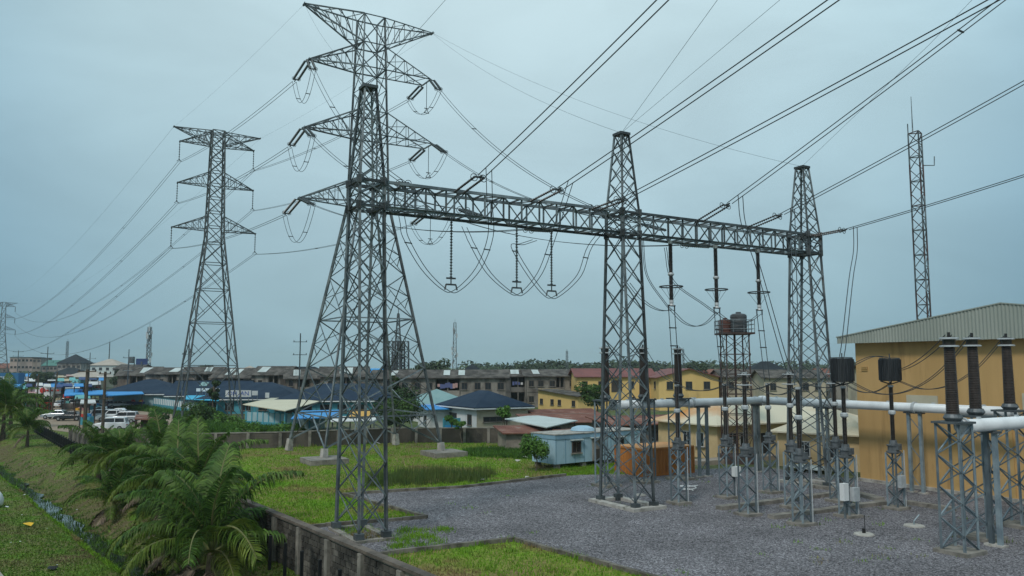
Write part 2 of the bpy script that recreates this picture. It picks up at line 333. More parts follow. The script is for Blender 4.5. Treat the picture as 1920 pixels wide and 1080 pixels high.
# shared unit members: an angle iron and a plain bar, 1 long in z, 1 wide
_unit = {}
def unit(kind, m):
    if (kind, m) not in _unit:
        b = MB()
        if kind == 'angle':
            t = .16; pr = [(-.5, -.5), (.5, -.5), (.5, -.5 + t), (-.5 + t, -.5 + t), (-.5 + t, .5), (-.5, .5)]
        else: pr = [(-.5, -.5), (.5, -.5), (.5, .5), (-.5, .5)]
        n = len(pr); vs = [(x, y, 0) for x, y in pr] + [(x, y, 1) for x, y in pr]
        b.add(vs, [tuple(reversed(range(n))), tuple(range(n, 2 * n))] + [(i, (i + 1) % n, n + (i + 1) % n, n + i) for i in range(n)])
        me = D.meshes.new(kind + '_member'); me.from_pydata(b.v, [], b.f); me.materials.append(M[m]); me.update(); _unit[(kind, m)] = me
    return _unit[(kind, m)]
def member(parent, name, p, q, w_, m='galv', kind='angle', out=None):
    p, q = V(p), V(q); d = q - p; L = d.length; d = d / L
    if out is not None:
        y = V(out) - d * V(out).dot(d)
        y = y.normalized() if y.length > 1e-3 else d.orthogonal().normalized()
    else: y = d.cross(UP if abs(d.z) < .95 else V((1, 0, 0))).normalized()
    x = y.cross(d)
    o = D.objects.new(name, unit(kind, m)); COL.objects.link(o)
    mtx = Matrix((x, y, d)).transposed().to_4x4() @ Matrix.Diagonal((w_, w_, L, 1)); mtx.translation = p - org(parent)
    o.parent = parent; o.matrix_basis = mtx; return o
def dup(root, delta, label=None, group=None, rotz=0):
    """copy a thing with its parts and their sub-parts"""
    r = root.copy(); COL.objects.link(r); r.location = root.location + V(delta); r.rotation_euler.z += rotz
    if label: r['label'] = label
    if group: r['group'] = group
    def kids(o, c):
        for ch in list(o.children):
            k = ch.copy(); COL.objects.link(k); k.parent = c; kids(ch, k)
    kids(root, r); return r
def lerp(a, b, t): return V(a) * (1 - t) + V(b) * t
def sagline(p, q, sag, n=16):
    return [lerp(p, q, i / n) - UP * (4 * sag * (i / n) * (1 - i / n)) for i in range(n + 1)]
def catmull(pts, k=8):
    pts = [V(p) for p in pts]; P = [pts[0] * 2 - pts[1]] + pts + [pts[-1] * 2 - pts[-2]]; o = []
    for i in range(1, len(P) - 2):
        for j in range(k):
            t = j / k; a, b, c, d = P[i - 1:i + 3]
            o.append(.5 * ((2 * b) + (c - a) * t + (2 * a - 5 * b + 4 * c - d) * t * t + (3 * b - a - 3 * c + d) * t ** 3))
    o.append(pts[-1]); return o

# ------------------------------------------------------------------ terrain
def vd(u): return 8.45 - .045 * (min(u, 110) - 42)          # centre line of the ditch
def tz(x, y):
    u = A2.x * x + A2.y * y; v = B2.x * x + B2.y * y; c = vd(u); d = v - c
    if d < -1.5 or d > 3.6: h = 0.
    elif d < -.6: h = -1.25 * ((d + 1.5) / .9)
    elif d < .6: h = -1.25
    else:
        t = (d - .6) / 3.0; h = -1.25 * (1 - (3 * t * t - 2 * t ** 3))
    f = max(0., min(1., (260 - u) / 60)) * (1 if u > -40 else 0)
    h *= f
    if v < 11 and u < 200: h += .10 * math.sin(x * .55 + .3 * y) * math.sin(y * .4 + 1.3) * f + (.07 * math.sin(2.1 * u) * math.sin(1.7 * v + u) if -1.5 < d < 3.6 else 0)
    if v < 11: h -= .02
    return h
us = sorted(set([-4000, -1500, -500, -200, -90] + list(np.arange(-50, 140, .8)) + list(np.arange(140, 270, 4)) + [300, 400, 550, 800, 1300, 2200, 4000]))
vs_ = sorted(set([-4000, -1500, -500, -150, -60, -30, -15] + list(np.arange(-8, 14, .35)) + [15, 18, 24, 40, 70, 120, 200, 400, 900, 2000, 4000]))
b = MB()
for u in us:
    for v in vs_:
        p = uv(u, v); b.v.append((p.x, p.y, tz(p.x, p.y)))
nv_ = len(vs_)
for i in range(len(us) - 1):
    for j in range(nv_ - 1):
        b.f.append((i * nv_ + j, i * nv_ + j + 1, (i + 1) * nv_ + j + 1, (i + 1) * nv_ + j)[::-1])
ground = b.build('ground', 'verge', smooth=True, kind='structure')
def sheet(name, pts, z, m):
    t = tessellate_polygon([[V((x, y, 0)) for x, y in pts]]); b = MB()
    b.add([(x, y, z) for x, y in pts], [f if (V((*pts[f[1]], 0)) - V((*pts[f[0]], 0))).cross(V((*pts[f[2]], 0)) - V((*pts[f[0]], 0))).z > 0 else f[::-1] for f in t])
    return b.build(name, m, kind='structure')
def P2(*a): return [tuple(gp(x, y).xy) for x, y in a]
def on_wall(Y, v=13.25): return ((v - B2.y * Y) / B2.x, Y)
LAWN_A = [on_wall(41.2), (-9.96, 43.75), (-4.8, 46.0), (-11.1, 54.0), (-9.7, 54.9), (-3.4, 57.5), (2.0, 61.8), (4.2, 63.6), (12, 69.), (16, 75), (8, 86), (-3, 90.5), (-13, 92), (-24, 87), (-42, 82), on_wall(80)]
LAWN_B = [on_wall(34.4), (-5.34, 37.4), (.13, 40.2), (5.2, 33.7), (10, 27.5), (14, 22), (5, 15), on_wall(15)]
GRAVEL = [on_wall(41.2), (-9.96, 43.75), (-4.8, 46.0), (-11.1, 54.0), (-9.7, 54.9), (-3.4, 57.5), (2.0, 61.8), (4.2, 63.6), (11, 66.), (21, 69.5), (24.5, 64.5), (26.2, 61.4), (29.2, 56), (40, 37), (58, 6), (24, 6), (14, 22), (10, 27.5), (5.2, 33.7), (.13, 40.2), (-5.34, 37.4), on_wall(34.4)]
town_pts = [uv(-20, 13.2).xy, uv(60, 13.2).xy, uv(97, 13.2).xy, uv(140, 20).xy, uv(300, 20).xy, uv(900, 20).xy, V((900, 2500)), V((2500, 2500)), V((900, -20))]
sheet('town_ground', [tuple(p) for p in town_pts], .008, 'town')
sheet('lawn', LAWN_A, .02, 'lawn')
sheet('front_lawn', LAWN_B, .02, 'lawn')
sheet('gravel_yard', GRAVEL, .035, 'gravel')
sheet('car_park', P2((55, 800), (60, 765), (150, 757), (215, 766), (330, 778), (330, 806), (150, 814)), .03, 'dirt')
sheet('path', [tuple(uv(u, v).xy) for u, v in [(18, -3), (44.5, -3), (43.6, .5), (43.2, 2.4), (41, 3.0), (37, 3.3), (18, 3.4)]], .12, 'path')
b = MB(); us2 = list(np.arange(26, 125, 1.0))
for u in us2:
    for s_ in (-.62, .62): p = uv(u, vd(u) + .15 * math.sin(u * .9) + s_ * (1 + .3 * math.sin(u * 1.7 + s_))); b.v.append((p.x, p.y, -1.13))
for i in range(len(us2) - 1): b.f.append((2 * i, 2 * i + 1, 2 * i + 3, 2 * i + 2)[::-1])
b.build('ditch_water', 'water', kind='structure')
def strip(name, a, c, m, kind='structure'):
    b = MB(); uu = list(np.arange(24, 124, .7)); nq = 6
    for u in uu:
        lo_, hi_ = a + .25 * math.sin(u * .8) + .15 * math.sin(u * 2.3), c + .35 * math.sin(u * .55 + 1) + .2 * math.sin(u * 1.9)
        for k in range(nq): p = uv(u, vd(u) + lo_ + (hi_ - lo_) * k / (nq - 1)); b.v.append((p.x, p.y, tz(p.x, p.y) + .012))
    for i in range(len(uu) - 1):
        for k in range(nq - 1): b.f.append((i * nq + k, i * nq + k + 1, (i + 1) * nq + k + 1, (i + 1) * nq + k)[::-1])
    return b.build(name, m, smooth=True, kind=kind)
strip('ditch_bank', .95, 2.7, 'bank_soil')
# kerbs round the gravel
def kerb(label, pts, w_=.22, h=.2, m='kerb'):
    t = thing('kerb', label, 'kerb', V((*pts[0], 0)), 'kerbs edging the gravel yard')
    for i in range(len(pts) - 1):
        p, q = V((*pts[i], 0)), V((*pts[i + 1], 0)); L = (q - p).length; n = max(1, round(L / 1.5)); d = (q - p) / L; c = d.cross(UP)
        for j in range(n):
            a = p + d * (L * j / n); MB().box(a + d * (L / n / 2) + UP * (h / 2 + .01 + random.uniform(-.02, .02)) + c * random.uniform(-.02, .02), (L / n - .03, w_, h), d, -c).build('kerb_stone', m, t)
kerb('dark kerb along the far edge of the gravel below the reeds', LAWN_A[4:8])
kerb('dark kerb corner pointing right into the gravel beside the near column', LAWN_A[:5])
kerb('low kerb with a blunt corner round the grass at the bottom edge', LAWN_B[:6])
# gravel stones lying proud of the bed (nobody could count them)
def inside(poly, x, y):
    c = np.zeros(x.shape, bool); n = len(poly)
    for i in range(n):
        x0, y0 = poly[i]; x1, y1 = poly[(i + 1) % n]
        k = ((y0 > y) != (y1 > y)) & (x < (x1 - x0) * (y - y0) / ((y1 - y0) or 1e-9) + x0); c ^= k
    return c
def scatter(poly, n, near=0.):
    a = np.array(poly); lo, hi = a.min(0), a.max(0); xs, ys = [], []; got = 0
    while got < n:
        x = RNG.uniform(lo[0], hi[0], n); y = RNG.uniform(lo[1], hi[1], n); k = inside(poly, x, y)
        if near: k &= RNG.random(n) < np.clip((near / np.hypot(x, y)) ** 2, 0, 1)
        xs.append(x[k]); ys.append(y[k]); got += int(k.sum())
    return np.concatenate(xs)[:n], np.concatenate(ys)[:n]
def stones(name, poly, n, rmin, rmax, z, m, near):
    x, y = scatter(poly, n, near); r = RNG.uniform(rmin, rmax, n)
    base = np.array([[0, 0, 1], [1, 0, 0], [0, 1, 0], [-1, 0, 0], [0, -1, 0]], float)
    a = RNG.uniform(0, 6.28, n); c, s = np.cos(a), np.sin(a)
    jit = base[None] * RNG.uniform(.6, 1.3, (n, 5, 1)) * r[:, None, None]; jit[:, :, 2] *= .8
    X = jit[:, :, 0] * c[:, None] - jit[:, :, 1] * s[:, None] + x[:, None]; Y = jit[:, :, 0] * s[:, None] + jit[:, :, 1] * c[:, None] + y[:, None]
    P = np.stack([X, Y, jit[:, :, 2] + z], -1)
    vs = P.reshape(-1, 3); f = np.array([[0, 1, 2], [0, 2, 3], [0, 3, 4], [0, 4, 1]])
    faces = (np.arange(n)[:, None, None] * 5 + f[None]).reshape(-1)
    me = D.meshes.new(name); me.vertices.add(len(vs)); me.vertices.foreach_set('co', vs.astype(np.float32).reshape(-1))
    k = n * 4; me.loops.add(k * 3); me.loops.foreach_set('vertex_index', faces.astype(np.int32)); me.polygons.add(k)
    me.polygons.foreach_set('loop_start', np.arange(0, k * 3, 3, dtype=np.int32)); me.polygons.foreach_set('loop_total', np.full(k, 3, dtype=np.int32))
    me.materials.append(M[m]); me.update(calc_edges=True); o = link(D.objects.new(name, me)); o['kind'] = 'stuff'; return o
stones('gravel', GRAVEL, 110000, .022, .05, .03, 'stone', 34)
def blades(name, poly, n, h, wd, m, zfun=None, near=0., clump=0, lean=.5):
    x, y = scatter(poly, n, near)
    if clump:
        k = max(1, n // clump); cx, cy = scatter(poly, k, near); i = RNG.integers(0, k, n); x = cx[i] + RNG.normal(0, .22, n); y = cy[i] + RNG.normal(0, .22, n)
        hs = RNG.uniform(.5, 1.2, k)[i]
    else: hs = np.ones(n)
    z = np.full(n, .02) if zfun is None else np.array([zfun(a, c) for a, c in zip(x, y)])
    a = RNG.uniform(0, 6.28, n); H = RNG.uniform(h[0], h[1], n) * hs; le = RNG.normal(0, lean, n) * H; la = RNG.uniform(0, 6.28, n); W = RNG.uniform(.6, 1.3, n) * wd
    p0 = np.stack([x - np.cos(a) * W, y - np.sin(a) * W, z], -1); p1 = np.stack([x + np.cos(a) * W, y + np.sin(a) * W, z], -1)
    p2 = np.stack([x + le * np.cos(la), y + le * np.sin(la), z + H], -1)
    o = npmesh(name, np.stack([p0, p1, p2], 1), 3, m, kind='stuff'); return o
blades('grass', LAWN_A, 80000, (.05, .17), .03, 'grass_blade', near=45)
blades('grass', LAWN_A, 3500, (.2, .42), .03, 'grass_blade', near=50, clump=30)
blades('grass', LAWN_B, 30000, (.05, .18), .025, 'grass_blade', near=30)
blades('grass', LAWN_B, 2500, (.15, .35), .025, 'grass_blade', near=30, clump=25)
BANK = [tuple(uv(u, v).xy) for u, v in [(22, 3.2), (22, 13), (60, 13), (130, 13.4), (130, -4), (60, -8), (45, -6), (43.5, 3)]]
blades('bank_grass', BANK, 120000, (.03, .11), .03, 'bank_grass', zfun=tz, near=42, lean=.8)
MOSS = [tuple(uv(u, vd(u) + d_).xy) for u, d_ in [(26, -1.7), (26, -.75), (42, -.75), (60, -.75), (80, -.75), (95, -.75), (95, -1.5), (80, -1.6), (60, -1.6), (42, -1.7)]]
blades('moss', MOSS, 14000, (.05, .16), .03, 'grass_blade', zfun=tz, near=45, lean=.8)
DITCHG = [tuple(uv(u, v).xy) for u, v in [(26, 7.6), (26, 10.3), (60, 9.4), (95, 8.4), (95, 5.8), (60, 6.6)]]
blades('ditch_weeds', DITCHG, 7000, (.08, .26), .03, 'weed', zfun=lambda x, y: max(tz(x, y), -1.12), near=45, clump=14, lean=.6)
blades('reeds', P2((690, 915), (850, 908), (905, 905), (930, 890), (760, 890), (690, 898)), 5000, (.5, 1.1), .022, 'reed', clump=25, lean=.15)
blades('yard_weeds_and_footing_shade', GRAVEL, 1800, (.05, .2), .02, 'grass_blade', clump=22, near=42)
blades('yard_weeds_and_footing_shade', P2((760, 990), (850, 990), (830, 1020), (735, 1035), (740, 1010)), 2500, (.08, .25), .02, 'grass_blade', clump=40)
FIELD = P2((215, 765), (258, 762), (345, 776), (455, 800), (545, 806), (520, 812), (330, 812), (330, 778))
blades('field_weeds', FIELD, 26000, (.3, .9), .09, 'weed', clump=30, lean=.6)
blades('field_weeds', P2((880, 842), (1000, 842), (1000, 862), (850, 856)), 7000, (.15, .5), .05, 'weed', clump=25, lean=.6)
blades('field_weeds', P2((1010, 875), (1190, 870), (1170, 890), (1050, 892)), 4000, (.1, .3), .03, 'grass_blade', clump=25, lean=.6)

# ------------------------------------------------------------------ boundary walls
def side_wall():
    t = thing('boundary_wall', 'stained grey block wall with pilasters running past the coconut palms', 'wall', uv(26, 13.1))
    MB().box(uv((18 + 97) / 2, 13.14, .97), (97 - 18, .16, 1.94), A2, -B2).build('wall_core', 'mortar', t)
    wt = 2.0; u = 18.
    while u < 97:
        MB().box(uv(u + 1.45, 13.1, wt + .0), (2.88, .34, .11), A2, -B2, UP).build('coping', 'coping', t)
        MB().box(uv(u, 13.08, .95), (.28, .40, 1.9), A2, -B2).build('pilaster', 'concrete', t); u += 2.9
    me = None; cnt = 0; u0 = 18 + 2.9 * 2
    while u0 < 44:
        for c in range(8):
            off = .235 if c % 2 else 0.; k = 0; x = .16
            while x < 2.72:
                L = min(.45 if (k or not off) else .21, 2.74 - x)
                if L > .08:
                    p = uv(u0 + x + L / 2, 13.05 + random.uniform(-.012, .006), .12 + c * .232)
                    if me is None: me = MB().box((0, 0, 0), (1, 1, 1)).build('block', 'block', t, loc=(0, 0, 0)).data; D.objects.remove(D.objects['block'])
                    o = D.objects.new('block', me); COL.objects.link(o); o.parent = t
                    mt = Matrix((A2, -B2, UP)).transposed().to_4x4() @ Matrix.Diagonal((L - .02, .08, .195, 1)); mt.translation = p - org(t); o.matrix_basis = mt; cnt += 1
                x += L + .022; k += 1
        u0 += 2.9
    # farther courses too small to pick apart
    b = MB()
    while u0 < 95:
        for c in range(8):
            for k in range(6): b.box(uv(u0 + .4 + k * .44 + (.1 if c % 2 else 0), 13.05, .12 + c * .232), (.41, .07, .21), A2, -B2)
        u0 += 2.9
    b.build('block_courses', 'block', t, kind='stuff')
side_wall()
def rear_wall():
    pts = [V((-43.2, 81, 0)), V((-24.5, 85.4, 0)), V((-13.5, 91, 0)), V((0, 91.5, 0))]
    t = thing('boundary_wall', 'dark weathered rear wall with concrete posts behind the big pylon', 'wall', pts[1])
    core = MB(); cop = MB(); crs = MB()
    for i in range(3):
        p, q = pts[i], pts[i + 1]; L = (q - p).length; d = (q - p) / L; c = d.cross(UP)
        MB().box((p + q) / 2 + UP * .8, (L, .16, 1.6), d, -c).build('wall_panel', 'rearwall', t)
        MB().box((p + q) / 2 + UP * 1.66, (L, .3, .1), d, -c).build('coping', 'concrete', t)
        n = round(L / 3)
        for j in range(n): MB().box(p + d * (L * (j + .02) / n) + UP * .8 + c * .06, (.3, .26, 1.62), d, -c).build('post', 'concrete', t)
        for r in range(6):
            for j in range(int(L / .5)):
                if random.random() < .8: crs.box(p + d * (.5 * j + (.25 if r % 2 else 0) + .2) + UP * (.15 + r * .25) + c * .09, (.46, .03, .22), d, -c)
    crs.build('block_courses', 'rearwall', t, kind='stuff')
rear_wall()
# black railing in front of the wall
t = thing('railing', 'black metal post railing running between the palms and the block wall', 'fence', uv(27, 12.3))
for r_ in (.35, 1.25): member(t, 'rail', uv(72, 12.3, r_), uv(128, 12.3, r_), .05, 'fence_black', 'bar')
u = 27.
while u < 128:
    MB().box(uv(u, 12.3, .7), (.11, .11, 1.4), A2, B2).build('post', 'fence_black', t); u += 1.75
b = MB(); u = 84.
while u < 128: b.box(uv(u, 12.3, .68), (.03, .03, 1.2), A2, B2); u += .25
b.build('infill_bars', 'fence_black', t, kind='stuff')
t = thing('railing', 'short framed grey railing at the far corner of the compound', 'fence', gp(142, 840))
p, q = gp(140, 838), gp(172, 846)
member(t, 'rail', p + UP * 1.9, q + UP * 1.9, .09, 'concrete', 'bar'); member(t, 'rail', p + UP * .5, q + UP * .5, .07, 'concrete', 'bar')
for i in range(7): member(t, 'post', lerp(p, q, i / 6), lerp(p, q, i / 6) + UP * 1.9, .1, 'concrete', 'bar')

# ------------------------------------------------------------------ lattice structures
def ring(c, z, hx, hy):
    return [V((c.x, c.y, z)) + G * sx * hx + NN * sy * hy for sx, sy in ((-1, -1), (1, -1), (1, 1), (-1, 1))]
def faces_x(t, lo, hi, w_, m, name='brace', single=False, flip=0):
    for i in range(4):
        j = (i + 1) % 4; o = (lo[i] + lo[j]) / 2 - sum(lo, V()) / 4
        if single:
            a, b_ = ((lo[i], hi[j]) if (flip + i) % 2 else (lo[j], hi[i])); member(t, name, a, b_, w_, m, out=o)
        else:
            member(t, name, lo[i], hi[j], w_, m, out=o); member(t, name, lo[j], hi[i], w_, m, out=-o)
def gantry_column(c, label, zb=16.85, zt=23.4):
    t = thing('gantry_column', label, 'gantry column', c, 'lattice columns of the gantry')
    prof = lambda z: (.66 + .04 * (1 - z / zb), .85 + .9 * (1 - z / zb)) if z <= zb else (.66 - .36 * max(0, z - 18.2) / (zt - 18.2), .85 - .52 * max(0, z - 18.2) / (zt - 18.2))
    base, mid, mid2, top = [ring(c, z, *prof(z)) for z in (.3, zb, 18.2, zt)]
    for i in range(4):
        o = base[i] - c; o.z = 0
        member(t, 'leg', base[i], mid[i], .145, 'galv', out=o); member(t, 'leg', mid[i], mid2[i], .15, 'galv', out=o); member(t, 'leg', mid2[i], top[i], .11, 'galv', out=o)
        f = MB().box(base[i] - UP * .08, (.42, .42, .45), G, NN); f.build('foot', 'galv_dark', t)
    zs = np.linspace(.5, zb, 11)
    for a, b_ in zip(zs[:-1], zs[1:]): faces_x(t, ring(c, a, *prof(a)), ring(c, b_, *prof(b_)), .062, 'galv')
    for a, b_ in ((zb, 17.52), (17.52, 18.2)): faces_x(t, ring(c, a, *prof(a)), ring(c, b_, *prof(b_)), .068, 'galv')
    zs = np.linspace(18.2, zt, 6)
    for a, b_ in zip(zs[:-1], zs[1:]): faces_x(t, ring(c, a, *prof(a)), ring(c, b_, *prof(b_)), .055, 'galv')
    for z in (zb, 18.2):
        r_ = ring(c, z, *prof(z))
        for i in range(4): member(t, 'ring_beam', r_[i], r_[(i + 1) % 4], .16, 'galv_dark')
    MB().box(V((c.x, c.y, zt)), (.8, .85, .16), G, NN).build('cap_plate', 'galv_dark', t)
    for z in (zb, 18.2):
        for q_ in ring(c, z, *prof(z)): MB().box(q_, (.4, .05, .42), G, NN).box(q_, (.05, .4, .42), G, NN).build('gusset_plate', 'galv_dark', t)
    return t
C1 = V((-7.7, 41.65, 0)); LSP = 17.1; C2 = C1 + G * LSP; C3 = C2 + G * LSP
gantry_column(C1, 'nearest gantry column standing beside the block wall in front of the pylon')
gantry_column(C2, 'middle gantry column on a concrete ring in the gravel')
gantry_column(C3, 'gantry column at the right end of the beam before the yellow hall')
def base_frame(c, label, hx, hy, h=.22, w_=.5, m='concrete_pale'):
    t = thing('plinth', label, 'plinth', c, 'concrete plinths of the gantry columns')
    for s_ in (-1, 1):
        MB().box(c + NN * s_ * hy + UP * h / 2, (2 * hx + w_, w_, h), G, NN).build('plinth_beam', m, t)
        MB().box(c + G * s_ * hx + UP * (h / 2 - .003), (w_, 2 * hy - w_, h), G, NN).build('plinth_beam', m, t)
base_frame(C1, 'mossy concrete ring under the nearest gantry column', .85, 1.9, .16, .34, 'concrete')
blades('yard_weeds_and_footing_shade', [tuple((C1 + G * a + NN * q).xy) for a, q in ((-.9, -2.1), (1.2, -2.1), (1.2, 1.9), (-.9, 1.9))], 900, (.08, .25), .025, 'grass_blade')
base_frame(C2, 'pale concrete ring under the middle gantry column', 1.0, 2.0)
base_frame(C3, 'concrete ring under the right end gantry column', 1.0, 2.0)
def beam(c0, s0, s1, label, z0=16.85, z1=18.2, hw=.72):
    t = thing('gantry_beam', label, 'gantry beam', c0 + G * s0 + UP * z0, 'lattice beams of the gantry')
    f = lambda s, sy, z: c0 + G * s + NN * sy * hw + UP * z
    for sy in (-1, 1):
        for z in (z0, z1): member(t, 'chord', f(s0, sy, z), f(s1, sy, z), .15, 'galv', out=UP if z == z1 else -UP)
    n = round((s1 - s0) / 1.22); ds = (s1 - s0) / n
    for i in range(n + 1):
        s = s0 + i * ds
        for sy in (-1, 1): member(t, 'post', f(s, sy, z0), f(s, sy, z1), .085, 'galv', out=NN * sy)
        for z in (z0, z1): member(t, 'strut', f(s, -1, z), f(s, 1, z), .08, 'galv_dark')
        if i < n:
            for sy in (-1, 1):
                a, b_ = (z0, z1) if (i % 2) else (z1, z0); member(t, 'brace', f(s, sy, a), f(s + ds, sy, b_), .075, 'galv', out=NN * sy)
            for z in (z0, z1):
                a = 1 if i % 2 else -1; member(t, 'brace', f(s, a, z), f(s + ds, -a, z), .065, 'galv', out=UP)
    return t
beam(C1, .68, LSP - .68, 'long lattice beam between the nearest and the middle gantry columns')
beam(C2, .68, LSP + 1.0, 'lattice beam between the middle and the right end gantry columns')

# the big tension pylon
TC = V((-14.7, 80.3, 0)); TB = 5.75
ARM = [(44.6, 7.0), (39.0, 6.4), (32.0, 6.7), (24.9, 7.0)]          # level, half length
def tprof(z): return 1.62 - .52 * (z - 24.9) / 19.7 if z >= 24.9 else 1.62 + (TB - 1.62) * (24.9 - z) / 23.9
def crossarm(t, c, z, s, side, rise, hb, blunt, top=False, wd=.12, m='galv', solid=False, ga=G, na=NN):
    """tapered lattice arm; upper chords rise to the body, lower chords are level (the earth wire arm hangs the other way up)"""
    tips = [V((c.x, c.y, z)) + ga * side * s + na * k * blunt for k in (-1, 1)]
    zl, zu = (z - rise, z) if top else (z, z + rise)
    lo = [V((c.x, c.y, zl)) + ga * side * hb + na * k * hb for k in (-1, 1)]; hi = [V((c.x, c.y, zu)) + ga * side * hb + na * k * hb for k in (-1, 1)]
    p = None if solid else part('crossarm', t, V((c.x, c.y, z)) + ga * side * hb)
    B = MB()
    def mem(nm, a, q, w_):
        if solid: B.bar(a, q, w_)
        else: member(p, nm, a, q, w_, m)
    for k in (0, 1):
        mem('chord', lo[k], tips[k], wd); mem('chord', hi[k], tips[k], wd)
        n = 5
        for i in range(n):
            a, q = i / n, (i + 1) / n
            mem('brace', lerp(lo[k], tips[k], a), lerp(hi[k], tips[k], q), wd * .55)
            if i: mem('brace', lerp(lo[k], tips[k], a), lerp(hi[k], tips[k], a), wd * .5)
    for L_ in (lo, hi):
        for i in range(4):
            a, q = i / 4.5, (i + 1) / 4.5; k = i % 2
            mem('brace', lerp(L_[k], tips[k], a), lerp(L_[1 - k], tips[1 - k], q), wd * .5)
    if blunt > .3: mem('end_bar', tips[0], tips[1], wd)
    else: mem('tip_plate', tips[0] - na * .3, tips[1] + na * .3, wd * 1.3)
    if solid: B.build('crossarm', m, t)
    return tips
def big_tower():
    t = thing('tension_pylon', 'tall grey lattice pylon with three conductor arms behind the nearest gantry column', 'pylon', TC)
    lev = [1.2, 3.9, 8.4, 13.2, 17.6, 21.5, 24.9]
    for i in range(4):
        b0, m0, t0 = [ring(TC, z, tprof(z), tprof(z))[i] for z in (1.2, 24.9, 44.6)]; o = V((b0.x - TC.x, b0.y - TC.y, 0))
        member(t, 'leg', b0, m0, .235, 'galv', out=o); member(t, 'leg', m0, t0, .17, 'galv', out=o)
        MB().lathe(V((b0.x, b0.y, .1)) + o.normalized() * .12, b0 + UP * .05, [(0, .42), (1, .34)], 4).build('stub', 'concrete_pale', t)
    for k, (a, c) in enumerate(zip(lev[:-1], lev[1:])):
        lo, hi = ring(TC, a, tprof(a), tprof(a)), ring(TC, c, tprof(c), tprof(c))
        if k == 0:
            for i in range(4):                                    # splayed leg extension: inverted V up to the belt
                j = (i + 1) % 4; mid = (hi[i] + hi[j]) / 2; o = mid - TC; o.z = 0
                for s_ in (i, j):
                    member(t, 'brace', lo[s_], mid, .14, 'galv', out=o); member(t, 'brace', lerp(lo[s_], mid, .5), hi[s_], .08, 'galv', out=o)
                    member(t, 'brace', lerp(lo[s_], mid, .5), lerp(hi[s_], mid, .5), .08, 'galv', out=o)
        else: faces_x(t, lo, hi, .105 if k < 4 else .09, 'galv')
        for i in range(4):
            j = (i + 1) % 4; o = (lo[i] + lo[j]) / 2 - TC; o.z = 0
            if k in (1, 3): member(t, 'belt', lo[i], lo[j], .13, 'galv')
            if 0 < k < 5:                                          # redundant members between leg and diagonal
                for p_, q_ in ((i, j), (j, i)):
                    lm = lerp(lo[p_], hi[p_], .5)
                    member(t, 'brace', lm, lerp(lo[p_], hi[q_], .27), .07, 'galv', out=o); member(t, 'brace', lm, lerp(hi[p_], lo[q_], .27), .07, 'galv', out=o)
    lev = [24.9, 27.3, 29.7, 32.0, 34.4, 36.8, 39.0, 41.6, 44.6]
    for a, c in zip(lev[:-1], lev[1:]): faces_x(t, ring(TC, a, tprof(a), tprof(a)), ring(TC, c, tprof(c), tprof(c)), .08, 'galv')
    for z in (24.9, 27.3, 32, 34.4, 39, 41.6, 44.6):
        r_ = ring(TC, z, tprof(z), tprof(z))
        for i in range(4): member(t, 'belt', r_[i], r_[(i + 1) % 4], .12, 'galv')
    tips = {}
    for k, (z, s) in enumerate(ARM):
        for side in (-1, 1):
            hb = tprof(z)
            tips[k, side] = crossarm(t, TC, z, s, side, 3.0 if k == 0 else 2.4, hb, .12 if (side < 0 or k == 0) else 1.1, top=(k == 0), wd=.125)
    return tips
TIP = big_tower()
for i, lab in enumerate(('large low concrete pad under the near left foot of the big pylon', 'low concrete pad under the near right foot of the big pylon')):
    c = ring(TC, 0, TB + .1, TB + .1)[i]
    b = MB().box(c + UP * .24 + (NN * -.3), (3.4, 3.4, .48), G, NN); tag(b.build('concrete_pad', 'concrete', None, loc=c), lab, 'concrete pad')

# middle suspension pylon, far pylon
def slim_pylon(c, label, H, arms, waist, hb0, hbw, hbt, detail, leg, br, ga=G, na=NN, m='far_steel'):
    t = thing('suspension_pylon', label, 'pylon', c, 'suspension pylons of the line')
    pf = lambda z: hbw + (hb0 - hbw) * (waist - z) / waist if z < waist else hbw + (hbt - hbw) * (z - waist) / (H - waist)
    def rg(z): return [V((c.x, c.y, z)) + ga * sx * pf(z) + na * sy * pf(z) for sx, sy in ((-1, -1), (1, -1), (1, 1), (-1, 1))]
    for i in range(4): MB().bar(rg(0)[i], rg(waist)[i], leg).bar(rg(waist)[i], rg(H)[i], leg * .8).build('leg', m, t)
    b = MB(); zs = [0]; z = 0
    while z < H - .5: z += max(2.0, pf(z) * 1.9) if detail else 4.; zs.append(min(z, H))
    for a, q in zip(zs[:-1], zs[1:]):
        lo, hi = rg(a), rg(q)
        for i in range(4):
            j = (i + 1) % 4; b.bar(lo[i], hi[j], br).bar(lo[j], hi[i], br).bar(hi[i], hi[j], br)
            if detail and pf(a) > 2: b.bar(lerp(lo[i], hi[i], .5), lerp(lo[i], hi[j], .27), br * .7).bar(lerp(lo[j], hi[j], .5), lerp(lo[j], hi[i], .27), br * .7)
    b.build('lattice', m, t, kind='stuff')
    tips = {}
    for k, (z, s, rise, top) in enumerate(arms):
        for side in (-1, 1): tips[k, side] = sum(crossarm(t, c, z, s, side, rise, pf(z), .1, top=top, wd=leg * .55, m=m, solid=True, ga=ga, na=na), V()) / 2
    return tips
MC = V((-49.3, 131, 0))
MTIP = slim_pylon(MC, 'slimmer lattice pylon standing in the field left of the big one', 47.8, [(47.6, 6.9, 2.2, True), (45.3, 5.9, 2.2, False), (38.4, 6.0, 2.2, False), (31.0, 6.6, 2.2, False)], 29.5, 4.6, 1.35, .95, True, .22, .11)
FC = V((-310, 487, 0))
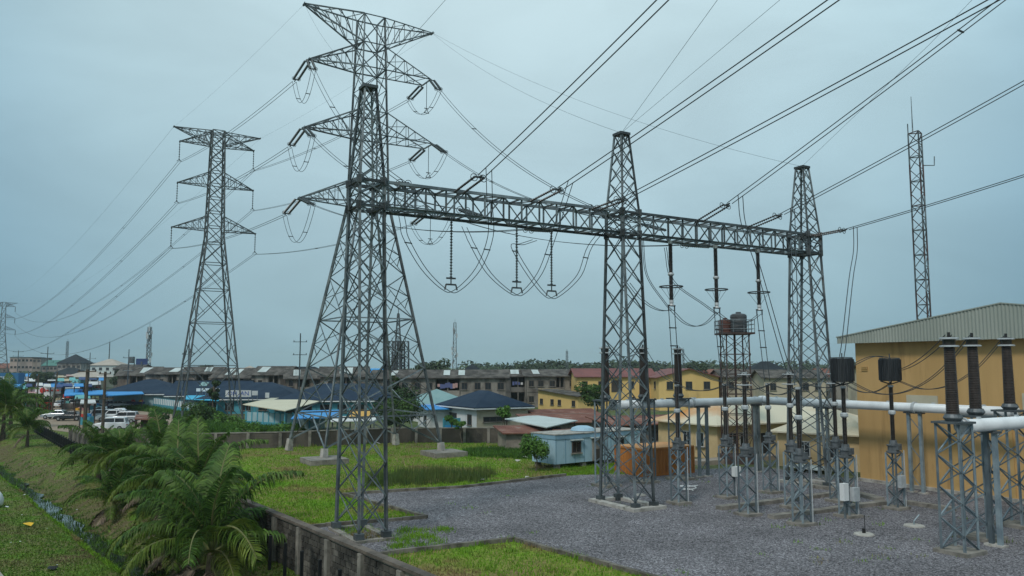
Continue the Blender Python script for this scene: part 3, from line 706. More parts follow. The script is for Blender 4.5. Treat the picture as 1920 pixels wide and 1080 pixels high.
FTIP = slim_pylon(FC, 'tiny distant pylon at the left edge beyond the tan block', 47.8, [(47.6, 6.9, 2.2, True), (45.3, 5.9, 2.2, False), (38.4, 6.0, 2.2, False), (31.0, 6.6, 2.2, False)], 29.5, 4.6, 1.35, .95, False, .26, .14)

# ------------------------------------------------------------------ conductors and insulator strings
def disc_profile(L, r, pitch, core=.35):
    n = max(3, int(L / pitch)); pr = [(0, r * core)]
    for i in range(n):
        a = (i + .5) / n; pr += [(a - .3 / n, r * core), (a - .05 / n, r), (a + .2 / n, r * .75), (a + .3 / n, r * core)]
    return pr + [(1, r * core)]
def string(label, p, q, sep=.5, r=.13, group='insulator strings', far=False, ringed=True, m='glass_disc'):
    """double tension string from p to q"""
    p, q = V(p), V(q); d = (q - p).normalized(); L = (q - p).length; s = d.cross(UP); s = s.normalized() * sep / 2 if s.length > .1 else G * sep / 2
    t = thing('insulator_string', label, 'insulator', p, group)
    a, c = .1, .9
    for k in (-1, 1):
        MB().lathe(lerp(p, q, a) + s * k, lerp(p, q, c) + s * k, disc_profile(L * .8, r, .17 if not far else .5, .5), 8 if not far else 5).build('disc_string', m, t)
    for f_ in (a, c): MB().bar(lerp(p, q, f_) - s * 1.15, lerp(p, q, f_) + s * 1.15, .09).build('yoke', 'galv_dark', t)
    MB().bar(p, lerp(p, q, a), .07).bar(lerp(p, q, c), q, .07).build('link', 'galv_dark', t)
    if ringed:
        for k in (-1, 1):
            c0 = lerp(p, q, c - .03) + s * k; n2 = d.cross(s).normalized(); s1 = s.normalized(); pts = [c0 + (s1 * math.cos(x) + n2 * math.sin(x)) * .2 for x in np.linspace(0, 2 * math.pi, 13)]
            MB().tube(pts, .022, 5).build('corona_ring', 'galv_dark', t)
    return t
def bundle(label, pts, r=.026, sep=.4, spacers=(), group='twin conductors', m='wire', cat='power line', side=None):
    pts = [V(p) for p in pts]; t = thing('conductor', label, cat, pts[0], group)
    d = pts[-1] - pts[0]; s = V(side) if side is not None else d.cross(UP); s.z = 0
    s = s.normalized() * sep / 2
    for k in (-1, 1): MB().tube([p + s * k for p in pts], r, 5).build('wire', m, t)
    for f_ in spacers:
        c = pts[int(f_ * (len(pts) - 1))]; MB().bar(c - s * 1.2, c + s * 1.2, r * 2.6).build('spacer', 'galv_dark', t)
    return t
def single(label, pts, r=.012, m='wire_far', group='earth wires', cat='wire'):
    pts = [V(p) for p in pts]; b = MB().tube(pts, r, 4); o = b.build('earth_wire', m, None, loc=pts[0]); return tag(o, label, cat, group)
names = ['top', 'middle', 'lowest']
BZ = 17.55
def bp(c0, s, side, z=BZ): return c0 + G * s + NN * side * .74 + UP * z
# gantry landing points for the six phases of the pylon, far side of the beam
land = {(1, -1): bp(C1, 3.0, 1, 18.1), (2, -1): bp(C1, 7.2, 1, 17.2), (3, -1): bp(C1, 12.2, 1, 16.8), (1, 1): bp(C2, .6 - 1.1, 1, 18.0), (2, 1): bp(C2, 4.2, 1, 17.6), (3, 1): bp(C2, 8.2, 1, 16.8)}
for k in (1, 2, 3):
    for side in (-1, 1):
        sn = 'left' if side < 0 else 'right'; nm = names[k - 1]
        tp = TIP[k, side]; tA = tp[1] if side > 0 else sum(tp, V()) / 2; tB = tp[0] if side > 0 else sum(tp, V()) / 2
        # towards the middle pylon
        me_ = MTIP[k, side] - UP * 3.5
        d1 = (me_ - tA).normalized(); e1 = tA + d1 * (4.3 if side < 0 else 3.3) - UP * (1.2 if side < 0 else .9)
        string(f'double insulator string from the {nm} {sn} arm of the big pylon towards the slimmer pylon', tA, e1, group='tension strings on the big pylon')
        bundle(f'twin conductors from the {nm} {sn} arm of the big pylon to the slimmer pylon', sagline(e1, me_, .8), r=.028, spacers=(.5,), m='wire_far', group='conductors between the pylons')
        # towards the gantry
        l = land[k, side]; d2 = (l - tB).normalized(); e2 = tB + d2 * 3.2 - UP * .5
        string(f'double insulator string from the {nm} {sn} arm of the big pylon towards the gantry', tB, e2, group='tension strings on the big pylon')
        d3 = (e2 - l).normalized(); e3 = l + d3 * 2.6 - UP * .1
        string(f'insulator string on the far side of the beam for the {nm} {sn} conductor', l, e3, r=.11, group='tension strings on the beam')
        bundle(f'twin conductors from the {nm} {sn} arm of the big pylon down to the gantry beam', sagline(e2, e3, 1.3 if k < 3 else 1.0), r=.024, spacers=(.35,), group='conductors from pylon to gantry')
        # jumper loop under the arm
        lowp = (tA + tB) / 2 - UP * (4.3 if side < 0 else 3.5)
        bundle(f'hanging jumper loop under the {nm} {sn} arm of the big pylon', sagline(e1, e2, (e1.z + e2.z) / 2 - lowp.z, 16), r=.024, spacers=(.25, .75), group='jumper loops on the big pylon', side=G)
        if side > 0:
            t = thing('jumper_support', f'thin rod with a clamp holding the {nm} right jumper loop', 'insulator', (tA + tB) / 2, 'jumper supports on the big pylon')
            c = (tA + tB) / 2; MB().tube([c, c - UP * 2.9], .035, 6).build('rod', 'glass_disc', t)
            MB().bar(c - UP * 2.9 - G * .25, c - UP * 2.9 + G * .25, .07).bar(c - UP * 3.4 - G * .3, c - UP * 3.4 + G * .3, .07).bar(c - UP * 2.95, c - UP * 3.4 - G * .28, .05).bar(c - UP * 2.95, c - UP * 3.4 + G * .28, .05).build('clamp', 'galv_dark', t)
        # suspension strings and the far spans
        t = thing('suspension_string', f'thin suspension insulator under the {nm} {sn} arm of the slimmer pylon', 'insulator', MTIP[k, side], 'suspension strings on the slimmer pylon')
        MB().lathe(MTIP[k, side], me_ + UP * .3, disc_profile(3, .12, .35), 6).build('disc_string', 'glass_disc', t)
        MB().bar(me_ + UP * .3 - G * .35 - UP * .2, me_ + UP * .4, .09).bar(me_ + UP * .3 + G * .35 - UP * .2, me_ + UP * .4, .09).build('clamp', 'galv_dark', t)
        fe = FTIP[k, side] - UP * 3.5
        string(f'suspension insulator under the {nm} {sn} arm of the tiny distant pylon', FTIP[k, side], fe, sep=.2, r=.14, far=True, ringed=False, group='suspension strings on the distant pylon')
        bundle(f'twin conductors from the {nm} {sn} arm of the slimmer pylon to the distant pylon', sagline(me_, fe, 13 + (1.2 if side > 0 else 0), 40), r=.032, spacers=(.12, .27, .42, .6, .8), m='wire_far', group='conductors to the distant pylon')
def t0(k, side): return sum(TIP[k, side], V()) / 2
for side in (-1, 1):
    sn = 'left' if side < 0 else 'right'
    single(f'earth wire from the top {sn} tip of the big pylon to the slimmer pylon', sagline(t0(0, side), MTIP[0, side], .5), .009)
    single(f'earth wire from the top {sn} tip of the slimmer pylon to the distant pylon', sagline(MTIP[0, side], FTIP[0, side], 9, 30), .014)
single('thin earth wire from the big pylon to the top of the middle gantry column', sagline(t0(0, 1), C2 + UP * 23.5, 1.0), .010)
single('thin earth wire from the big pylon to the top of the right end gantry column', sagline(t0(0, 1) + UP * .05, C3 + UP * 23.5, 1.4), .010)
single('thin earth wire from the big pylon to the top of the nearest gantry column', sagline(t0(0, -1), C1 + UP * 23.5, .8), .010)
single('thin wire rising from the nearest gantry column past the big pylon', [C1 + UP * 23.5, at(835, 0, 33), at(960, -190, 26)], .010)
for (x, y, YY, lab) in ((1345, 0, 33, 'steeper thin wire rising from the top of the middle gantry column'), (1462, 0, 35, 'flatter thin wire rising from the top of the middle gantry column')):
    p = C2 + UP * 23.5; q = at(x, y, YY); single(lab, [p, q, q + (q - p) * 1.0 + UP * 1], .012)
p = C3 + UP * 23.5; q = at(1742, 84, 42); single('thin wire rising from the top of the right end gantry column', [p, q, q + (q - p) * 1.2 + UP * 1], .012)
# the outgoing line over the yard: three phases per bay, strings on the near side of the beam
OUT = [(C1, 4.95, (1230, 0, 29), 'left of the first bay'), (C1, 9.8, (1545, 0, 29), 'middle of the first bay'), (C1, 14.2, (1840, 0, 28.5), 'right of the first bay'),
       (C2, 5.6, (1865, 0, 36.5), 'left of the second bay'), (C2, 10.2, (1925, 143, 40.5), 'middle of the second bay'), (C2, 16.6, (1925, 320, 47), 'right of the second bay')]
TAP = []
for i, (c0, s, (x, y, YY), lab) in enumerate(OUT):
    p = bp(c0, s, -1, 18.0); q = at(x, y, YY); d = (q - p).normalized()
    d0 = (d - UP * .10).normalized(); e = p + d0 * 3.0
    string(f'dark double insulator string on the near beam side, {lab}', p, e, sep=.55, r=.075, group='line strings on the beam', m='porcelain')
    q2 = q + (q - e) * 1.1
    pts = [lerp(e, q2, k / 14) - UP * (.9 * 4 * (k / 14) * (1 - k / 14) * (.28)) for k in range(15)]
    bundle(f'heavy twin conductors rising over the gravel from the {lab}', pts, r=.027, sep=.45, spacers=(.5,) if i != 3 else (.45,), group='outgoing twin conductors')
    TAP.append((lerp(pts[0], pts[1], .35), lab))
# U shaped jumpers with suspended clamps in the first bay
for i, s in enumerate((5.0, 9.1, 11.9)):
    nm = ('left', 'middle', 'right')[i]; off = (0, -.25, .35)[i]
    c = C1 + G * s + NN * off + UP * 16.8; bt = c - UP * 3.9
    t = thing('suspension_string', f'{nm} long insulator string with a fork clamp hanging under the first beam', 'insulator', c, 'strings hanging under the first beam')
    MB().lathe(c, bt + UP * .5, disc_profile(3.4, .085, .16, .45), 8).build('disc_string', 'glass_disc', t)
    MB().bar(bt + UP * .5 - G * .28, bt + UP * .5 + G * .28, .09).bar(bt + UP * .55, bt + UP * .15, .07).build('yoke', 'galv_dark', t)
    MB().bar(bt + UP * .15 - G * .3, bt + UP * .15 + G * .3, .09).bar(bt + UP * .15 - G * .3, bt - G * .38 - UP * .15, .08).bar(bt + UP * .15 + G * .3, bt + G * .38 - UP * .15, .08).build('clamp', 'galv_dark', t)
    tapn = TAP[i][0]; far = land[(i + 1, -1)]
    a = far + NN * 2.0 - UP * .3; a2 = C1 + G * (s - 2.4) + NN * .8 + UP * 15.6; a3 = C1 + G * (s - 1.5) + NN * .4 + UP * 13.9
    b1 = tapn; b2 = C1 + G * (s + 2.0) - NN * .9 + UP * 15.8; b3 = C1 + G * (s + 1.5) - NN * .4 + UP * 14.0
    pts = catmull([a, lerp(a, a2, .6), a2, a3, bt - G * .38 - UP * .15, bt + G * .38 - UP * .15, b3, b2, lerp(b2, b1, .5), b1], 5)
    bundle(f'{nm} deep jumper loop of twin cables slung under the first beam', pts, r=.022, sep=.42, spacers=(.26, .74), group='deep jumper loops', cat='cable', side=G + NN * .3)
# rod insulators with corona discs in the second bay
ROD = []
for i, s in enumerate((3.95, 8.0, 12.1)):
    nm = ('left', 'middle', 'right')[i]; c = C2 + G * s + UP * 16.8; bt = c - UP * 4.3
    t = thing('post_insulator', f'{nm} thick dark rod insulator with a wide ring hanging under the second beam', 'insulator', c, 'rod insulators under the second beam')
    for a, q in ((c - UP * .2, c - UP * 2.15), (c - UP * 2.3, bt + UP * .35)): MB().lathe(a, q, disc_profile((a - q).length, .16, .085, .72), 10).build('shed_stack', 'porcelain', t)
    MB().lathe(c, c - UP * .22, [(0, .15), (1, .15)], 10).lathe(c - UP * 2.13, c - UP * 2.32, [(0, .17), (.4, .21), (.6, .21), (1, .17)], 10).lathe(bt + UP * .37, bt, [(0, .13), (.5, .16), (.5, .1), (1, .2)], 10).build('flange', 'box_grey', t)
    rc = bt + UP * 1.25; pts = [rc + G * .75 * math.cos(x) + NN * .75 * math.sin(x) for x in np.linspace(0, 2 * math.pi, 25)]
    b = MB().tube(pts, .045, 6)
    for k in range(4): x = k * math.pi / 2 + .4; b.tube([rc + G * .75 * math.cos(x) + NN * .75 * math.sin(x), bt + UP * .25], .012, 4)
    b.build('corona_ring', 'galv_dark', t)
    MB().bar(bt - G * .3, bt + G * .3, .1).bar(bt - G * .26 - UP * .35, bt - G * .26, .07).bar(bt + G * .26 - UP * .35, bt + G * .26, .07).build('clamp', 'galv_dark', t)
    ROD.append(bt - UP * .3)

# ------------------------------------------------------------------ switchyard devices
def pedestal(t, c, h, hw, m='galv_blue', n=6, leg=.1, br=.06):
    lo, hi = ring(c, .12, hw, hw), ring(c, h, hw, hw)
    for i in range(4): member(t, 'leg', lo[i], hi[i], leg, m, out=lo[i] - c)
    zs = np.linspace(.2, h, n + 1)
    for k, (a, q) in enumerate(zip(zs[:-1], zs[1:])): faces_x(t, ring(c, a, hw, hw), ring(c, q, hw, hw), br, m, single=True, flip=k)
def insul(t, a, b_, r, n, m='porcelain', core=.72, pitch=.075):
    MB().lathe(a, b_, disc_profile((V(b_) - V(a)).length, r, pitch, core), n).build('insulator', m, t)
DEV = {}
PG = 'post devices on lattice stands'
def device(key, p, label, ztop=7.5, trap=False, box=None, top_ring=False):
    c = V((*p, 0)); t = thing('switchyard_device', label, 'insulator stand', c, PG)
    MB().box(c + UP * .09, (1.15, 1.15, .18), G, NN).build('footing', 'concrete', t)
    pedestal(t, c, 3.35, .33)
    MB().lathe(c + UP * 3.3, c + UP * 4.1, [(0, .30), (.08, .42), (.18, .42), (.2, .33), (.55, .33), (.57, .39), (.66, .39), (.68, .25), (1, .2)], 10).build('tank', 'tank_grey', t)
    MB().box(c + UP * 3.72 - NN * .34, (.34, .2, .36), G, NN).build('terminal_box', 'tank_grey', t)
    mid = (4.1 + ztop) / 2
    insul(t, c + UP * 4.1, c + UP * (mid - .12), .155, 10); insul(t, c + UP * (mid + .12), c + UP * (ztop - .1), .15, 10)
    MB().lathe(c + UP * (mid - .14), c + UP * (mid + .14), [(0, .15), (.25, .21), (.75, .21), (1, .15)], 10).lathe(c + UP * (ztop - .12), c + UP * ztop, [(0, .15), (1, .17)], 10).build('flange', 'box_grey', t)
    DEV[key] = c + UP * ztop
    if top_ring:
        b = MB()
        for dz, rr in ((-.15, .36), (-.75, .42)): b.tube([c + UP * (ztop + dz) + V((math.cos(x), math.sin(x), 0)) * rr for x in np.linspace(0, 6.2832, 17)], .03, 5)
        for x in (0, 2.1, 4.2): b.bar(c + UP * (ztop - .15) + V((math.cos(x), math.sin(x), 0)) * .36, c + UP * (ztop - .15), .03)
        b.build('grading_ring', 'box_grey', t)
    if box:
        MB().box(c - NN * .5 + G * box[0] + UP * box[1], (box[2], .28, box[3]), G, NN).build('control_box', box[4], t)
    MB().tube([c + G * .45 - NN * .36 + UP * .15, c + G * .45 - NN * .36 + UP * 3.5], .03, 6).build('cable_conduit', 'box_grey', t)
    if trap:
        w_ = thing('wave_trap', trap, 'wave trap', c + UP * ztop, 'black wave traps')
        z0, z1, rr = ztop + .25, ztop + 1.6, .6
        MB().lathe(c + UP * z0, c + UP * z1, [(0, rr * .97), (.02, rr), (.98, rr), (1, rr * .97)], 28).build('coil', 'trap', w_)
        b = MB()
        for k in range(28):
            x = k * 2 * math.pi / 28; dd = V((math.cos(x), math.sin(x), 0)); b.box(c + dd * (rr + .02) + UP * (z0 + z1) / 2, (.05, .05, z1 - z0 - .1), dd, dd.cross(UP))
        b.build('coil_slats', 'trap', w_, kind='stuff')
        b = MB()
        for k in range(6):
            x = k * math.pi / 3; dd = V((math.cos(x), math.sin(x), 0)); b.bar(c + UP * (z1 + .05), c + dd * .62 + UP * (z1 + .03), .07, .05).bar(c + UP * (ztop + .05), c + dd * .6 + UP * (z0 - .02), .07, .05)
        b.bar(c + UP * (z1), c + UP * (z1 + .3), .05); b.build('spider', 'galv_dark', w_)
        DEV[key] = c + UP * z1
device('a', (10.4, 50.9), 'slender black post on a lattice stand just right of the middle gantry column', 7.4)
device('b', (14.0, 53.1), 'slender black post on a lattice stand carrying a white square cabinet', 7.4, box=(.35, 1.75, .55, .62, 'plastic_white'))
device('d', (17.5, 55.2), 'slender black post on a lattice stand, rightmost of the back row', 7.4)
device('c', (13.55, 47.0), 'black post on a lattice stand standing at the left end of a concrete trench beam', 8.2, top_ring=True)
device('f', (17.0, 49.4), 'black post with rings on a lattice stand half hidden behind a nearer stand', 8.2, top_ring=True)
device('h', (20.6, 51.6), 'black post with rings on a lattice stand hidden behind the left wave trap', 8.2, top_ring=True)
device('e', (15.65, 44.2), 'nearest black post on a lattice stand by the end of the short trench beam', 7.4)
device('g', (19.1, 46.5), 'black post under the left wave trap with a grey cabinet on its stand', 7.4, 'black drum shaped wave trap on a post to the left', (.0, 1.35, .5, .75, 'box_grey'))
device('i', (23.05, 49.05), 'black post under the right wave trap standing before the yellow hall', 7.4, 'black drum shaped wave trap hanging in front of the yellow hall wall', (-.1, 1.7, .45, .7, 'box_grey'))
c = V((18.55, 46.2, 0)); t = thing('marshalling_cabinet', 'pale cabinet beside the grey one on the stand of the left wave trap', 'cabinet', c)
MB().box(c + UP * 1.5 - NN * .3, (.4, .3, .95), G, NN).build('cabinet_body', 'plastic_white', t); MB().box(c + UP * .51 - NN * .3, (.1, .1, 1.02), G, NN).build('cabinet_post', 'galv', t)

# gas insulated bus pipes and bushings
PZ = 5.75
PA, PE, PD = V((7.2, 58.6, PZ)), V((20.6, 66.45, PZ)), V((30.8, 49.2, PZ))
def buspipe(label, pts, r, group='white bus pipes'):
    t = thing('bus_pipe', label, 'pipe', pts[0], group)
    for i in range(len(pts) - 1):
        p, q = V(pts[i]), V(pts[i + 1]); d = (q - p).normalized(); L = (q - p).length
        MB().tube([p, q], r, 20).build('pipe_section', 'pipe_white', t, smooth=True)
        n = max(1, int(L / 5.5))
        for k in range(n + 1):
            c = p + d * min(max(k * L / n, .15), L - .15)
            MB().lathe(c - d * .09, c + d * .09, [(0, r), (.02, r * 1.28), (.45, r * 1.28), (.46, r * 1.2), (.54, r * 1.2), (.55, r * 1.28), (.98, r * 1.28), (1, r)], 20).build('flange', 'box_grey', t)
        for k in range(int(L / 1.1)):
            if k % 3 == 1: MB().box(p + d * (k * 1.1 + .4) + UP * (r + .03), (.22, .12, .1), d, d.cross(UP)).build('valve', 'box_grey', t)
    for p in pts[1:-1]: MB().lathe(V(p) - UP * r * 1.25, V(p) + UP * r * 1.25, [(0, r * .8), (.15, r * 1.12), (.85, r * 1.12), (1, r * .8)], 20).build('elbow', 'pipe_white', t, smooth=True)
    return t
buspipe('long white pipe with an elbow crossing the yard on posts before the bungalow', [PA, PE, PD], .31)
PB0 = V((20.9, 37.7, 5.75)); PB1 = PB0 + G * 16
buspipe('white pipe leaving to the right beside the nearest thick bushing', [PB0, PB1], .31)
def bushing(label, c, z0, h, group, stand_w=.55, zst=None, r0=.30, r1=.25):
    c = V((c[0], c[1], 0)); t = thing('bushing', label, 'bushing', c + UP * z0, group)
    MB().lathe(c + UP * (z0 - .25), c + UP * (z0 + .12), [(0, .26), (.3, .36), (.5, .42), (.6, .42), (1, .34)], 16).build('base_flange', 'tank_grey', t)
    n = int(h / .085); pr = [(0, r0)]
    for i in range(n):
        a = (i + .5) / n; rr = r0 + (r1 - r0) * a; pr += [(a - .35 / n, rr * .91), (a, rr), (a + .3 / n, rr * .91)]
    MB().lathe(c + UP * (z0 + .1), c + UP * (z0 + h), pr + [(1, r1)], 16).build('shed_stack', 'porcelain_brown', t)
    b = MB()
    for dz in (.02, .38): b.lathe(c + UP * (z0 + h + dz), c + UP * (z0 + h + dz + .09), [(0, .36), (.2, .42), (.8, .42), (1, .36)], 18)
    b.build('grading_ring', 'box_grey', t)
    MB().lathe(c + UP * (z0 + h), c + UP * (z0 + h + .5), [(0, .2), (.3, .27), (1, .3)], 14).bar(c + UP * (z0 + h + .5), c + UP * (z0 + h + .72), .1).build('head', 'porcelain', t)
    st = thing('bushing_stand', label.replace('bushing', 'lattice stand').replace('thick ', 'grey ').replace('brown ', '') + ' carrying a bushing', 'lattice stand', c, group.replace('bushings', 'bushing stands'))
    zt = zst or z0 - .3
    MB().box(c + UP * .1, (2 * stand_w + .5, 2 * stand_w + .5, .2), G, NN).build('footing', 'concrete', st)
    pedestal(st, c, zt, stand_w, n=8, leg=.11, br=.065)
    MB().box(c + UP * (zt + .04), (2 * stand_w + .25, 2 * stand_w + .25, .1), G, NN).build('top_plate', 'galv_dark', st)
    return c + UP * (z0 + h + .6)
BU = [bushing('brown thick bushing nearest the right edge of the view', (20.5, 37.6), 6.2, 3.2, 'thick brown bushings on the right'),
      bushing('brown thick bushing between two others on the right', (23.3, 40.6), 6.3, 3.2, 'thick brown bushings on the right'),
      bushing('brown thick bushing farthest back of the right hand three', (27.0, 43.8), 6.4, 3.2, 'thick brown bushings on the right')]
BL = [bushing('brown thick bushing at the left end of the long white pipe', (6.75, 58.3), 6.35, 3.1, 'thick brown bushings on the long pipe', r0=.34, r1=.29),
      bushing('brown thick bushing behind the middle gantry column', (9.8, 60.1), 6.35, 3.1, 'thick brown bushings on the long pipe', r0=.34, r1=.29),
      bushing('brown thick bushing just right of the middle gantry column', (12.75, 61.8), 6.35, 3.1, 'thick brown bushings on the long pipe', r0=.34, r1=.29)]
def pipe_support(label, c, d, z=PZ - .36, sep=.42, dark=False):
    c = V((*c, 0)); d = V(d).normalized(); t = thing('pipe_support', label, 'pipe support', c, 'steel posts under the white pipes')
    for s_ in (-1, 1):
        MB().box(c + d * sep * s_ + UP * (z / 2 + .05), (.2, .2, z - .1), d, d.cross(UP)).build('post', 'galv_blue' if not dark else 'galv', t)
        MB().box(c + d * sep * s_ + UP * .06, (.5, .5, .12), d, d.cross(UP)).build('footing', 'concrete_pale', t)
    k = 5
    for i in range(k):
        a, q = .3 + (z - .5) * i / k, .3 + (z - .5) * (i + 1) / k; s_ = 1 if i % 2 else -1
        member(t, 'brace', c + d * sep * s_ + UP * a, c - d * sep * s_ + UP * q, .06, 'galv_blue')
    MB().box(c + UP * z, (2 * sep + .5, .42, .1), d, d.cross(UP)).build('top_plate', 'galv_dark', t)
pipe_support('pair of steel posts under the long white pipe in front of the bungalow windows', (14.85, 63.05), G)
pipe_support('stout pair of steel posts under the elbow of the long white pipe', (19.95, 66.0), G, sep=.2, dark=True)
pipe_support('pair of steel posts under the white pipe before the yellow hall wall', (27.4, 55.1), NN)
pipe_support('pair of steel posts under the white pipe behind the right end gantry column', (23.6, 61.5), NN)
pipe_support('blue grey steel posts under the white pipe leaving to the right', (23.0, 39.0), NN, sep=.2)

# cables between the devices
def cable(label, pts, r=.022, sep=.28, group='slack twin cables between the devices', side=None):
    bundle(label, catmull(pts, 7), r=r, sep=sep, group=group, cat='cable', side=side if side is not None else (V(pts[-1]) - V(pts[0])).cross(UP))
for i, k in enumerate('abd'):
    nm = ('left', 'middle', 'right')[i]
    bundle(f'{nm} vertical twin cable from the rod insulators down to the posts', sagline(ROD[i], DEV[k] + UP * .1, 0, 4), r=.028, sep=.5, spacers=(.3, .7), group='vertical twin cables', cat='cable', side=G)
def slack(a, b_, sg): return [a, lerp(a, b_, .25) - UP * sg * .75, lerp(a, b_, .5) - UP * sg, lerp(a, b_, .75) - UP * sg * .75, b_]
cable('slack twin cable between the left and middle rod insulators', slack(ROD[0], ROD[1], 1.0)); cable('slack twin cable between the middle and right rod insulators', slack(ROD[1], ROD[2], .7))
cable('slack twin cable from the middle gantry column to the left rod insulator', slack(C2 + G * .4 + UP * 13.8, ROD[0], .6))
cable('twin cable dropping steeply from the beam to the left rod insulator', [C2 + G * 2.2 + NN * .7 + UP * 16.8, C2 + G * 2.5 + NN * .7 + UP * 14.5, ROD[0] + UP * .5 - G * .6, ROD[0]])
cable('twin cable dropping in a long curve from the beam to the middle rod insulator', [C2 + G * 4.3 + NN * .9 + UP * 16.5, C2 + G * 4.9 + NN * .9 + UP * 14.3, ROD[1] - G * 1.2 + UP * .5, ROD[1] - UP * .1])
drop = [('f', 3), ('e', 4), ('g', 5)]
for k, ti in drop:
    tp_, lab = TAP[ti]; dv = DEV[k] + UP * .1; mid = lerp(tp_, dv, .5)
    cable(f'long twin dropper falling from the conductors {lab}', [tp_, lerp(tp_, dv, .12) - UP * 1.2 - (dv - tp_) * .06, V((mid.x, mid.y, mid.z)) - (dv - tp_) * V((.12, .12, .02)).x - UP * .5, lerp(tp_, dv, .85) - UP * .3, dv], r=.028, sep=.4, group='long twin droppers', side=G)
cable('slack twin cable from the bushing behind the gantry column to the first black post', slack(BL[1], DEV['a'] + UP * .1, .5)); cable('slack twin cable from the third pipe bushing to the second black post', slack(BL[2], DEV['b'] + UP * .1, .6))
cable('slack twin cable from the first bushing on the pipe to the gantry column', slack(BL[0], BL[1] - UP * .2, .7))
for a, q, lab in (('a', 'c', 'left'), ('b', 'f', 'middle'), ('d', 'h', 'right')): cable(f'slack twin cable from the back row to the second row, {lab}', slack(DEV[a], DEV[q], .7))
cable('slack twin cable from the second row to the nearest post', slack(DEV['c'], DEV['e'], .8)); cable('slack twin cable from the second row to the left wave trap', slack(DEV['f'], DEV['g'] - UP * 1.5, .5))
cable('slack twin cable from the second row to the right wave trap', slack(DEV['h'], DEV['i'] - UP * 1.5, .9))
cable('short twin cable arching between the two wave traps', [DEV['g'] - UP * .5 + G * .6, lerp(DEV['g'], DEV['i'], .6) + UP * .1, DEV['i'] - G * .4 + UP * .1])
cable('twin cable rising from the right wave trap to the nearest thick bushing', slack(DEV['i'] - UP * .7 + V((.6, 0, 0)), BU[0], .25))
cable('deep twin cable sagging from the left wave trap to the middle thick bushing', slack(DEV['g'] - UP * 1.3 + G * .5, BU[1], 1.7))
cable('deep twin cable sagging from the right wave trap to the rear thick bushing', slack(DEV['i'] - UP * 1.3 + G * .6, BU[2], 1.5))

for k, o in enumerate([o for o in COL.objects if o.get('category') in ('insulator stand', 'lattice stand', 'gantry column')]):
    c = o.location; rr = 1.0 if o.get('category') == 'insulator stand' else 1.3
    blades('yard_weeds_and_footing_shade', [(c.x + rr * math.cos(a), c.y + rr * math.sin(a)) for a in np.linspace(0, 5.5, 8)], 60, (.06, .22), .022, 'bank_grass', clump=9)  # weed clumps added round the footings to stand in for contact shadows
# concrete trench beams and pads lying on the gravel
def trench(label, pts, w_=.5, h=.3):
    t = thing('trench_beam', label, 'concrete beam', gp(*pts[0]), 'concrete trench beams on the gravel')
    for a, q in zip(pts[:-1], pts[1:]):
        p, r_ = gp(*a), gp(*q); L = (r_ - p).length; d = (r_ - p) / L; n = max(1, round(L / 1.6))
        for j in range(n): MB().box(p + d * (L * (j + .5) / n) + UP * (.1 + random.uniform(-.015, .02)), (L / n - .04, w_, h), d, -d.cross(UP)).build('slab', 'concrete', t)
trench('long concrete trench beam running behind the second row of stands', [(1347, 957), (1560, 930)])
trench('concrete trench beam running from the nearest stand to the right wave trap', [(1445, 974), (1660, 946)])
trench('concrete trench beam running right towards the thick bushings', [(1700, 946), (1790, 960)])
trench('short broken concrete slabs left of the hall corner', [(1500, 912), (1565, 920), (1612, 930), (1650, 940)], .7)
for (x, y, sx, lab, kind) in ((1620, 1004, .75, 'small round concrete pad with a black stub on the open gravel', 0), (1714, 988, .8, 'small pale concrete pad with a bent conduit on the gravel', 1), (1200, 930, .6, 'pale concrete pad lying behind the middle gantry column', 2), (1862, 1024, .6, 'small pale footing near the right edge of the gravel', 2)):
    c = gp(x, y); t = thing('concrete_pad', lab, 'concrete pad', c, 'small pads on the gravel')
    MB().lathe(c, c + UP * .13, [(0, sx * .7), (.7, sx * .66), (1, sx * .5)], 9).build('pad', 'concrete_pale', t)
    if kind == 0: MB().tube([c + UP * .1, c + UP * .35], .09, 7).tube([c + UP * .1 + G * .1, c + UP * 1.0 + G * .1], .018, 5).build('stub', 'plastic_black', t)
    if kind == 1: MB().tube([c + UP * .1, c + UP * .3, c + V((.35, .1, .62))], .035, 6).build('conduit', 'galv_blue', t)
c = gp(1290, 922); t = thing('hose', 'coil of white hose lying on the gravel behind a stand', 'hose', c)
MB().tube([c + V((math.cos(a) * (.35 + .01 * i), math.sin(a) * .5, .08 + .01 * i)) for i, a in enumerate(np.linspace(0, 12, 40))], .035, 6).build('hose_coil', 'plastic_white', t)
for nm_, (x, y) in (('left', (1045, 905)), ('right', (1075, 912))):
    pass

# ------------------------------------------------------------------ buildings
def frame_axes(a): a = R(a); return V((math.cos(a), math.sin(a), 0)), V((-math.sin(a), math.cos(a), 0))
def window(t, c, ex, ny, w_, h, fm='win_frame_dark', mull=1):
    """c: centre on the wall face, ny: outward normal"""
    b = MB(); f = .07; o = c + ny * .03
    b.box(o + UP * (h / 2 - f / 2), (w_, .1, f), ex, ny).box(o - UP * (h / 2 - f / 2), (w_, .1, f), ex, ny)
    for s_ in (-1, 1): b.box(o + ex * s_ * (w_ / 2 - f / 2), (f, .098, h - 2 * f), ex, ny)
    for k in range(mull): b.box(o + ex * (w_ * ((k + 1) / (mull + 1) - .5)), (.05, .08, h - 2 * f), ex, ny)
    fr = b.build('window', fm, t)
    MB().box(c + ny * .02, (w_ - 2 * f, .03, h - 2 * f), ex, ny).build('pane', 'glass', fr)
    MB().box(c + ny * .08 - UP * (h / 2 + .05), (w_ + .2, .2, .08), ex, ny).build('sill', 'concrete', fr)
